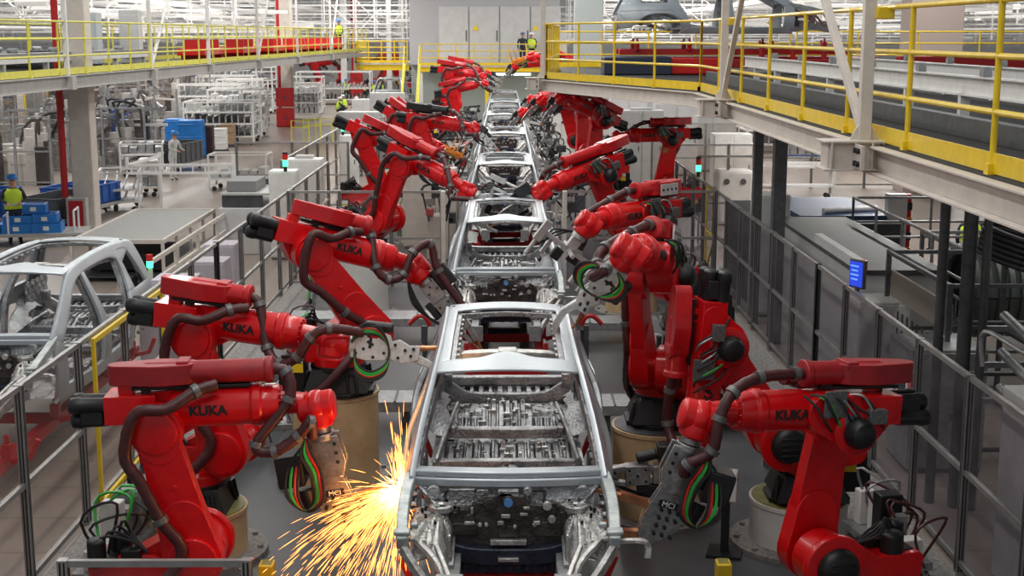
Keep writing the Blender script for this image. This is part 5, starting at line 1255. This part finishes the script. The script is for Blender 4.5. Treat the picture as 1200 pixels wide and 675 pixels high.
coil((6.85, 20.0, 1.35), (1, .1, 0), .62, .09, 5, 'grey green coiled duct standing at the left of the cage', GRN)
coil((7.75, 20.0, 1.45), (1, .1, 0), .62, .13, 5, 'lighter coiled duct in the middle of the cage', GALV)
coil((6.5, 16.9, 2.3), (.25, -.1, 1), .55, .035, 6, 'black corrugated hose coil lying on the slatted cage', BLKR)
coil((8.3, 15.6, 1.6), (.35, -.2, 1), .85, .07, 4, 'grey duct loops lying in the low cage', CABD)
t = empty('roller_rack', (6.35, 13.4, 0), 0, 'rack of sloping steel rollers behind the large pale cabinet', 'rack')
for x in (-1.2, 1.2):
    for y in (-.7, .9): MB().box((x, y, 1.05), (.06, .06, 2.1)).build('post', GALV, t)
for z in (1.2, 1.6, 2.0):
    for y in (-.7, .9): MB().box((0, y, z), (2.4, .05, .06)).build('rail', GALV, t)
    for k in range(9): MB().cyl((-1.1 + k * .27, -.7, z + .03), (-.98 + k * .27, .9, z + .14), .055, n=12).build('roller', GALV, t)
railing('dark grey handrail on the right behind the roller rack', [(5.0, 14.6), (9.6, 14.6)], 1.1, DGALV, sp=1.2, z=.9, toe=0, mids=(.6,), group='grey handrails on the right')
railing('grey handrail round the coil cages', [(6.35, 18.4), (6.35, 24.6), (9.2, 24.6)], 1.0, GALV, sp=1.5, z=1.2, toe=0, mids=(.35, .7), group='grey handrails on the right')
for x, y, sz, l, d in ((9.6, 19, (.5, 4.6, 2.2), 'row of dark grey cabinets at the right edge under the walkway', 4), (9.9, 24.5, (.5, 5, 2.2), 'grey cabinets farther along the right edge under the walkway', 4)):
    t = empty('cabinet_row', (x + 2.2, y, 0), 0, l, 'cabinet'); MB().box((0, 0, 1.1), sz).build('body', CAB, t, bevel=.02)
    for k in range(d): MB().box((-.27, -sz[1] / 2 + sz[1] * (k + .5) / d, 1.1), (.03, sz[1] / d - .06, 2.0)).build('door', CAB, t, bevel=.008)
t = empty('hazard_post', (7.3, 25.2, 0), 0, 'white post with red and black striped guard', 'post'); MB().box((0, 0, 1.1), (.35, .25, 2.2)).build('panel', WHITE, t); 
for k in range(7): MB().box((.22, -.02, .3 + k * .28), (.10, .2, .14)).build('stripe', ORANGE if k % 2 else BLK, t)
MB().box((.22, .0, 1.15), (.08, .18, 2.1)).build('stripe_backing', REDF, t)
t = empty('orange_machine', (9.9, 23.2, 0), 0, 'orange machine with pale panel at the right edge', 'machine'); MB().box((0, 0, 1.0), (.8, .5, 2.0)).build('body', mat('orange_red_machine', (.55, .06, .02), .5), t, bevel=.05); MB().box((0, -.27, 1.4), (.3, .04, .4)).build('panel', WHITE, t)
# screen and control panel on the fence
t = empty('blue_screen', (4.42, 16.75, 1.97), R(-62), 'small lit blue screen fixed on the right fence', 'screen'); MB().box((0, 0, .20), (.26, .05, .36)).build('housing', DGREY, t, bevel=.01); MB().box((0, -.03, .2), (.22, .01, .31)).build('display', SCREEN, t); MB().cyl((0, 0, -.02), (0, 0, .04), .03).build('bracket', DGREY, t)
for k in range(4): MB().box((-.02, -.038, .30 - k * .055), (.14 - .03 * (k % 2), .004, .018)).build('text_line', mat('screen_line', (.2, .5, 1), .4, emit=(.15, .35, 1), es=.7), t)
t = empty('control_panel', (4.30, 14.45, 1.15), R(-68), 'red framed control panel with two small displays on the right fence', 'panel'); MB().box((0, 0, .2), (.52, .05, .34)).build('frame', mat('pink_frame', (.6, .12, .16), .4), t, bevel=.01)
for x in (-.12, .12): q = MB().box((x, -.03, .2), (.19, .012, .26)).build('faceplate', WHITE, t); MB().box((x, -.04, .22), (.12, .01, .13)).build('display', DGREY, q)
cabinet((5.15, 18.4, 0), (.7, .7, 1.5), CAB, 'grey box with black knob behind the right fence near the blue screen', vent=False)
cabinet((5.2, 15.9, 0), (.9, .9, 1.45), GALV, 'silver grey box behind the right fence below the blue screen', vent=False)
cabinet((4.9, 24.9, 0), (.6, .7, 2.2), WHITE, 'tall white cabinet between the fence and the square posts', vent=False)
# cabinets and machines beyond the right cross screen
for k, (px, py, d, mt, l) in enumerate(((750, 215, (1.5, .8, 2.5), CAB, 'pale grey cabinet beyond the right cross screen, left of four'), (790, 205, (1.6, .8, 2.6), LGREY, 'second pale cabinet beyond the right cross screen'), (832, 200, (1.8, .8, 2.3), CAB, 'third pale cabinet beyond the right cross screen'), (855, 232, (1.2, .8, 2.0), WHITE, 'white cabinet with two round gauges beyond the right fence'),
                                  (735, 178, (1.6, .9, 3.0), LGREY, 'tall light cabinet with green lamp right of the far robots'), (768, 172, (2.2, .9, 2.4), CAB, 'wide cabinet behind the far right robots'), (815, 168, (2.6, .9, 2.8), WHITE, 'white cabinet block under the corner of the walkway'), (720, 160, (1.2, .8, 3.2), CAB, 'slim cabinet just right of the far robots'))):
    cabinet(at(px, py), d, mt, l, doors=2, vent=k % 2 == 0, group='pale cabinets beyond the right fence')
t = empty('white_press', at(858, 262), 0, 'white machine with round gauges beyond the right fence', 'machine')
MB().box((0, 0, .75), (1.0, .8, 1.5)).build('body', WHITE, t, bevel=.1)
for x in (-.25, .2): MB().cyl((x, -.41, 1.2), (x, -.44, 1.2), .08, n=16).build('gauge', DGREY, t)
fence('clear fence across the right bay beyond the white machine', (4.6, 37), (7.6, 37), 2, 2.2)
fence('clear fence across the right bay, farther back', (5.0, 46), (14, 46), 5, 2.2)
fence('clear fence beside the square posts, running right', (4.8, 33.5), (6.8, 33.5), 1, 2.2)
for k, (px, py, L, W, H, ld, mt) in enumerate(((945, 192, 2.2, 1.6, 1.6, 'boxes', BLUE), (985, 190, 2.4, 1.6, 1.8, 'boxes', YEL), (915, 178, 3.4, 2.0, 2.2, 'panels', WHITE), (870, 172, 3.2, 2, 2.2, 'boxes', WHITE), (700, 140, 3, 2, 2.6, 'panels', WHITE), (930, 232, 2.4, .5, 1.1, None, WHITE))):
    rack(at(px, py), 0, ['blue framed rack under the right walkway', 'yellow framed rack under the right walkway', 'white rack left of the blue framed rack under the walkway', 'white rack behind the square posts', 'white rack far right of the tunnel', 'low white rail stand on the right aisle floor'][k], L, W, H, mt=mt, shelves=(.4, 1.0), load=ld, seed=90 + k, r=.04, group='racks of the right aisle')
cell(820, 150, 8, 5, 3, 'far machine cell behind the right cabinets', seed=33); cell(985, 160, 10, 5, 3, 'far machine cell under the right walkway', seed=34)

#@@CELL
# ------------------------------------------------------------------ inside the cell
def duct(a, b, w_, z, h, lab, mt=GALV):
    t = empty('cable_duct', ((a[0] + b[0]) / 2, a[1], 0), 0, lab, 'duct', 'steel cable ducts on the cell floor'); L = abs(b[0] - a[0])
    MB().box((0, 0, z - h / 2), (L, w_, h)).build('tray', mt, t, bevel=.01)
    for k in range(3): MB().box((-L / 2 + .2 + k * (L - .4) / 2, 0, (z - h) / 2 + .003), (.08, w_ * .8, z - h - .01)).build('leg', DGREY, t)
    for k in range(4): MB().box((-L / 2 + (k + .5) * L / 4, 0, z + .006), (.03, w_ + .02, .012)).build('lid_seam', DGALV, t)
duct((-3.7, 22.8), (-1.15, 22.8), .7, .42, .14, 'steel cable duct crossing left of the second car body'); duct((1.15, 17.4), (3.5, 17.4), .6, .38, .14, 'steel cable duct crossing right of the nearest car body')
duct((-3.7, 17.6), (-1.1, 17.6), .6, .38, .14, 'steel cable duct between the second and third left robots'); duct((1.15, 22.6), (3.5, 22.6), .6, .38, .14, 'steel cable duct crossing right of the second car body')
for x, sgn, l in ((-1.24, -1, 'left'), (1.30, 1, 'right')):
    t = empty('clamp_arm', (x, 21.0, .006), 0, 'red curved clamp arm on a stand %s of the gap between two cars' % l, 'clamp', 'red clamp arms')
    MB().box((0, 0, .30), (.08, .08, .6)).build('stand', DGREY, t); MB().tube([(sgn * .25, 0, .62), (sgn * .12, 0, .74), (0, 0, .74), (-sgn * .08, 0, .60)], .035, 8, 4).build('arm', REDF, t)
for x, l in ((-2.08, 'left'), (1.93, 'right')):
    t = empty('yellow_block', (x, 11.35, .006), 0, 'yellow guard block standing on the cell floor, %s of the front car' % l, 'block', 'yellow guard blocks')
    MB().box((0, 0, .27), (.13, .16, .54)).build('body', YEL, t, bevel=.008); MB().box((0, 0, .01), (.24, .26, .02)).build('foot', YEL, t); MB().box((0, .02, .541), (.09, .12, .004)).build('hollow_top', OLIVE, t)
t = empty('junction_box', (2.20, 12.9, .006), R(-14), 'white junction box with warning triangle on a black stand', 'box')
MB().box((0, 0, .72), (.22, .16, .30)).build('housing', WHITE, t, bevel=.012); MB().prism([(0, 0), (.07, 0), (.035, .06)], 0, .004, Mx.Translation((-.07, -.083, .74)) @ XZ).build('warning_triangle', STICK, t); MB().cyl((.06, -.08, .72), (.06, -.095, .72), .012).build('lock', DGREY, t)
MB().box((0, .02, .30), (.08, .08, .56)).build('stand', BLK, t); MB().box((0, .02, .015), (.34, .34, .03)).build('foot', BLK, t)
def valve_bank(p, rz, lab, seed, L=1.2):
    rn = random.Random(seed); t = empty('valve_bank', p, R(rz), lab, 'machine', 'small valve and cable units along the cell walls')
    MB().box((0, 0, .28), (L, .35, .08)).build('frame', GALV, t, bevel=.01)
    for x in (-L / 2 + .06, L / 2 - .06): MB().box((x, 0, .12), (.06, .3, .24)).build('leg', GALV, t)
    for k in range(5):
        w_ = rn.uniform(.12, .3); h_ = rn.uniform(.15, .5); x = -L / 2 + L * (k + .5) / 5; m = MB(); m.box((x, 0, .32 + h_ / 2), (w_ * .8, w_, h_)); m.build('housing', rn.choice([WHITE, BLK, GALV, LGREY, BLK]), t, bevel=.012)
    for k in range(7):
        x = rn.uniform(-L / 2, L / 2); q = [(x, -.1, .35), (x + rn.uniform(-.2, .2), -.25, rn.uniform(.5, .95)), (x + rn.uniform(-.3, .3), .1, rn.uniform(.5, .9)), (x + rn.uniform(-.4, .4), -.2, .10)]
        MB().tube(q, .014, 6, 5).build('cable', rn.choice([BLKR, BLKR, GREEN, GALV, HOSE, REDH]), t, ang=60)
    return t
for k, (x, y, rz, l) in enumerate(((-3.45, 16.2, 80, 'valve unit with white box between the second and third left robots'), (-3.6, 12.0, 85, 'tangle of cables and small boxes beside the nearest left robot'), (-2.9, 16.6, 10, 'low valve unit left of the tall tan pedestal'), (-3.3, 20.3, 80, 'valve unit by the fence behind the third left robot'),
                             (3.6, 12.2, 100, 'cable unit with black boxes behind the nearest right robot'), (3.3, 15.2, 95, 'valve unit by the right fence near the low white pedestal'), (3.2, 20.6, 95, 'valve unit by the right fence behind the tall white pedestal'), (-3.2, 26.2, 20, 'valve unit below the left cross screen'),
                             (2.9, 29.0, 0, 'valve unit beyond the right cross screen'), (-3.2, 30.5, 0, 'valve unit beyond the left cross screen'), (-3.0, 34, 40, 'cable unit beside the black hooded robot'), (3.4, 26.2, 90, 'valve unit under the right cross screen'))):
    valve_bank((x, y, .10 if abs(x) > 3.55 else .006), rz, l, k + 3)
# dark fixtures crowding the line between the far cars and the robots
def fixture(p, side, lab, seed):
    rn = random.Random(seed); t = empty('line_fixture', p, 0, lab, 'machine', 'tooling fixtures beside the far car bodies')
    MB().box((0, 0, .5), (.5, .8, 1.0)).build('pillar', CAB if seed % 3 else CREAM, t, bevel=.02)
    for k in range(5):
        z = rn.uniform(.8, 1.7); MB().beam([(rn.uniform(-.3, .3), rn.uniform(-.4, .4), z), (side * rn.uniform(.2, .6), rn.uniform(-.5, .5), z + rn.uniform(-.2, .3))], .07, .09).build('tool_arm', rn.choice([GALV, CARIN, BLK, WPLATE]), t, bevel=.008)
    for k in range(5):
        z = rn.uniform(.8, 1.8); MB().box((rn.uniform(-.4, .4), rn.uniform(-.5, .5), z), (rn.uniform(.1, .3), rn.uniform(.1, .3), rn.uniform(.1, .35))).build('clamp_block', rn.choice([BLK, GALV, DGREY, WPLATE, REDF]), t, bevel=.01)
    for k in range(4):
        MB().tube([(rn.uniform(-.3, .3), -.4, .9), (rn.uniform(-.5, .5), -.5, 1.7), (rn.uniform(-.5, .5), .2, 1.5), (0, .4, .9)], .02, 6, 5).build('cable', BLKR, t, ang=60)
n_ = 0
for y in (25.2, 31.5, 34.6, 38.4, 42, 45.8, 49.5, 53.5, 57.5, 62, 66):
    for sd in (-1, 1):
        if y < 30: continue
        fixture((.03 + sd * 1.55, y, .006), -sd, '%s tooling fixture %s of the line beyond the cross screens, counted from the camera' % (ordn[n_ // 2], 'left' if sd < 0 else 'right'), n_); n_ += 1

#@@PEOPLE
# ------------------------------------------------------------------ people
def person(p, rz, lab, pose='stand', vest=True, cloth=NAVYC, helmet=BLUEL, legs=NAVYC, top_vest=None):
    root = empty('person', p, R(rz), lab, 'person')
    if pose == 'crouch':
        J = dict(pel=(0, .02, .42), ch=(0, -.10, .78), nk=(0, -.14, .93), hd=(0, -.17, 1.06), knL=(-.14, -.34, .52), knR=(.14, -.34, .48), anL=(-.13, -.16, .08), anR=(.13, -.12, .08), toL=(-.13, -.30, .04), toR=(.13, -.27, .04))
        arms = ((-.20, -.12, .86), (-.27, -.28, .66), (-.16, -.46, .58)), ((.20, -.12, .86), (.27, -.28, .66), (.14, -.47, .60))
    else:
        lean = .10 if pose == 'work' else 0
        J = dict(pel=(0, 0, .93), ch=(0, -lean * .6, 1.28), nk=(0, -lean, 1.47), hd=(0, -lean - .03, 1.60), knL=(-.10, -.03, .50), knR=(.11, .02, .50), anL=(-.11, .03, .08), anR=(.13, .06, .08), toL=(-.12, -.11, .04), toR=(.15, -.08, .04))
        if pose == 'work': arms = ((-.20, -lean, 1.40), (-.28, -.14, 1.15), (-.16, -.38, 1.08)), ((.20, -lean, 1.40), (.29, -.12, 1.14), (.14, -.38, 1.10))
        else: arms = ((-.20, 0, 1.41), (-.26, .02, 1.13), (-.25, -.08, .88)), ((.20, 0, 1.41), (.27, .03, 1.13), (.24, -.12, .90))
    vs = []; rs = []; es = []
    def add(p_, r_, link=None):
        vs.append(p_); rs.append(r_)
        if link is not None: es.append((link, len(vs) - 1))
        return len(vs) - 1
    pel = add(J['pel'], (.16, .12)); ab = add([(J['pel'][k] + J['ch'][k]) / 2 for k in range(3)], (.145, .11), pel); ch = add(J['ch'], (.185, .125), ab); nk = add(J['nk'], (.06, .06), ch)
    hd = add(J['hd'], (.085, .10), nk); tp = add((J['hd'][0], J['hd'][1], J['hd'][2] + .11), (.07, .085), hd)
    for sd, kn, an, to in ((-1, 'knL', 'anL', 'toL'), (1, 'knR', 'anR', 'toR')):
        h_ = add((sd * .095, J['pel'][1], J['pel'][2] - .06), (.10, .10), pel); k_ = add(J[kn], (.065, .065), h_); a_ = add(J[an], (.045, .05), k_); add(J[to], (.045, .035), a_)
    hands = []
    for q in arms:
        s0 = add(q[0], (.065, .065), ch); e_ = add(q[1], (.047, .047), s0); w_ = add(q[2], (.032, .03), e_); d = (V(q[2]) - V(q[1])).normalized()
        pm = add(tuple(V(q[2]) + d * .07), (.04, .022), w_); hands.append(V(q[2])); sd_ = d.cross(V((0, 0, 1))).normalized()
        for f in range(4): add(tuple(V(q[2]) + d * (.15 - .012 * abs(f - 1.3)) + sd_ * (.018 * (f - 1.5)) + V((0, 0, -.01))), (.009, .009), pm)
        add(tuple(V(q[2]) + d * .09 + sd_ * .05 * (1 if q[0][0] < 0 else -1)), (.010, .010), pm)
    me = bpy.data.meshes.new('body'); me.from_pydata([tuple(v) for v in vs], es, []); o = bpy.data.objects.new('body', me); col.objects.link(o)
    md = o.modifiers.new('skin', 'SKIN')
    for k, sv in enumerate(me.skin_vertices[0].data): sv.radius = rs[k]; sv.use_root = (k == 0)
    sb = o.modifiers.new('sub', 'SUBSURF'); sb.levels = 1; sb.render_levels = 1
    dg = bpy.context.evaluated_depsgraph_get(); dg.update(); nm = bpy.data.meshes.new_from_object(o.evaluated_get(dg)); bpy.data.objects.remove(o)
    nm.materials.clear()
    for q in (cloth, legs, SKIN, BLKR): nm.materials.append(q)
    zh = J['nk'][2] + .01; zp = J['pel'][2] - .02
    for f in nm.polygons:
        c = f.center; f.use_smooth = True
        f.material_index = 2 if (c.z > zh or any((c - h_).length < .16 and (c - h_).dot(V((0, -1, -.2))) > .0 for h_ in hands)) else 3 if c.z < .075 else 1 if c.z < zp else 0
    b = bpy.data.objects.new('body', nm); col.objects.link(b); b.parent = root
    hx, hy, hz = J['hd']
    m = MB(); m.lathe([(0, .155), (.012, .15), (.014, .135), (.06, .13), (.10, .10), (.125, .05), (.13, .01)], (hx, hy, hz + .06), (0, 0, 1), 18); m.box((hx, hy - .13, hz + .068), (.16, .10, .012)); m.build('helmet', helmet, root, bevel=.004)
    m = MB(); m.ball((hx, hy - .105, hz + .0), .022, 8, (.7, .9, 1.2)); m.build('nose', SKIN, b)
    for sd in (-1, 1): MB().ball((hx + sd * .04, hy - .098, hz + .035), .011, 8).build('eye', INK, b); MB().ball((hx + sd * .088, hy, hz + .01), .022, 8, (.5, .8, 1.2)).build('ear', SKIN, b)
    MB().box((hx, hy - .10, hz - .045), (.045, .01, .010)).build('mouth', mat('lip', (.35, .12, .10), .5), b)
    if vest:
        P0, P1 = V(J['pel']), V(J['ch']); pr = [(-.03, .205, .155), (.35, .20, .15), (.8, .235, .165), (1.15, .235, .16), (1.42, .14, .12)]
        vs2 = []; n = 20; ax = (P1 - P0); 
        for t_, a, b2 in pr:
            c = P0 + ax * t_; vs2 += [(c.x + a * cos(2 * pi * k / n), c.y + b2 * sin(2 * pi * k / n), c.z) for k in range(n)]
        m = MB().add(vs2, [(q * n + k, q * n + (k + 1) % n, (q + 1) * n + (k + 1) % n, (q + 1) * n + k) for q in range(len(pr) - 1) for k in range(n)])
        v_ = m.build('vest', HIVIS, root, solid=.012, ang=60)
        vs2 = []
        for t_ in (.25, .38):
            c = P0 + ax * t_; vs2 += [(c.x + .212 * cos(2 * pi * k / n), c.y + .160 * sin(2 * pi * k / n), c.z) for k in range(n)]
        MB().add(vs2, [(k, (k + 1) % n, n + (k + 1) % n, n + k) for k in range(n)]).build('reflective_band', PALEC, v_, solid=.006)
    return root
WHT = mat('helmet_white', (.85, .85, .85), .35)
person((-12.0, 33.3, 0), 25, 'worker in yellow vest and blue helmet handling blue crates at the left', 'work')
person((-11.75, 48.6, 0), 60, 'worker in pale coveralls and blue helmet beside the dark grey bin', 'work', vest=False, cloth=PALEC, legs=PALEC)
for px, py, rz, pose, hm, l in ((406, 120, 200, 'stand', BLUEL, 'standing worker in dark clothes with yellow vest by the tub rack'), (439, 122, 10, 'stand', BLUEL, 'left of two workers in yellow vests standing side by side'), (447, 121, -20, 'stand', BLUEL, 'right of two workers in yellow vests standing side by side'),
                             (469, 112, 160, 'stand', BLUEL, 'worker in yellow vest by the columns under the landing'), (396, 136, 90, 'crouch', WHT, 'crouching worker with white helmet, leftmost of three'), (405, 133, 250, 'crouch', WHT, 'crouching worker with white helmet, middle of three'), (421, 136, -60, 'crouch', WHT, 'crouching worker with white helmet, rightmost of three')):
    q = person(at(px, py), rz, l, pose, helmet=hm); q['group'] = 'workers in yellow vests down the left aisle'
person((1.05, 75.9, 3.465), 10, 'worker in dark clothes on the far walkway before the grey room', 'stand', vest=False, helmet=mat('violet_helmet', (.12, .10, .30), .4))
person((1.55, 76.0, 3.465), -15, 'worker in yellow vest and white helmet on the far walkway', 'stand', helmet=WHT)
person((-9.3, 78.5, 4.2), 30, 'worker with blue helmet up on the left walkway', 'stand')
person((9.3, 26.8, 0), 160, 'worker in yellow vest far right behind the round posts', 'stand')

#@@SPARKS
sp = random.Random(11); O = V((-.84, 10.80, 1.40)); m = MB(); core = MB()
def spark(mb, p, v, L, r):
    g = V((0, 0, -4.5)); a = p; d = v.normalized(); n = 4
    pts = [p + v * (L * k / n / max(v.length, .1)) + g * .5 * (L * k / n / max(v.length, .1)) ** 2 for k in range(n + 1)]
    mb.tube(pts, [r * .3, r, r, r * .8, r * .2], 3)
for k in range(1250):
    u = sp.random()
    if u < .62: d = V((-.75 + sp.gauss(0, .28), -.25 + sp.gauss(0, .35), -.42 + sp.gauss(0, .25)))
    elif u < .80: d = V((-.15 + sp.gauss(0, .22), -.5 + sp.gauss(0, .2), -.9 + sp.gauss(0, .2)))
    elif u < .90: d = V((-.06 + sp.gauss(0, .05), -.1 + sp.gauss(0, .1), 1.1 + sp.gauss(0, .15)))
    else: d = V((-abs(sp.gauss(0, .5)), -.4 + sp.gauss(0, .4), -.2 + sp.gauss(0, .4)))
    d.normalize(); far = abs(sp.gauss(0, .50)) if u < .80 else abs(sp.gauss(0, .26)); s0 = O + V([sp.gauss(0, .025) for _ in range(3)])
    tt = far / 3.2; p_ = s0 + d * far + V((0, 0, -4.5)) * .5 * tt * tt; v_ = d * 3.2 + V((0, 0, -4.5)) * tt
    spark(m if far > .10 else core, p_, v_, sp.uniform(.05, .20), sp.uniform(.0014, .0032))
SPK = mat('spark', (1, .4, .1), .5, emit=(1, .36, .08), es=3.2); SPC = mat('spark_core', (1, .7, .3), .5, emit=(1, .62, .24), es=3)
t = empty('weld_sparks', O, 0, 'spray of orange welding sparks at the left front of the nearest car', 'sparks'); t['kind'] = 'stuff'
for mb, mt, nm in ((m, SPK, 'spark_spray'), (core, SPC, 'hot_core')):
    mb.v = [p - O for p in mb.v]; q = mb.build(nm, mt, t, split=False); q['kind'] = 'stuff'
l = bpy.data.lights.new('weld_glow', 'POINT'); l.energy = 15; l.color = (1, .52, .2); l.shadow_soft_size = .08; q = bpy.data.objects.new('weld_glow', l); col.objects.link(q); q.location = O + V((-.12, -.10, .02))

#@@END
for h in PROTO.values():
    for o in list(h.children_recursive): bpy.data.objects.remove(o)
    bpy.data.objects.remove(h)
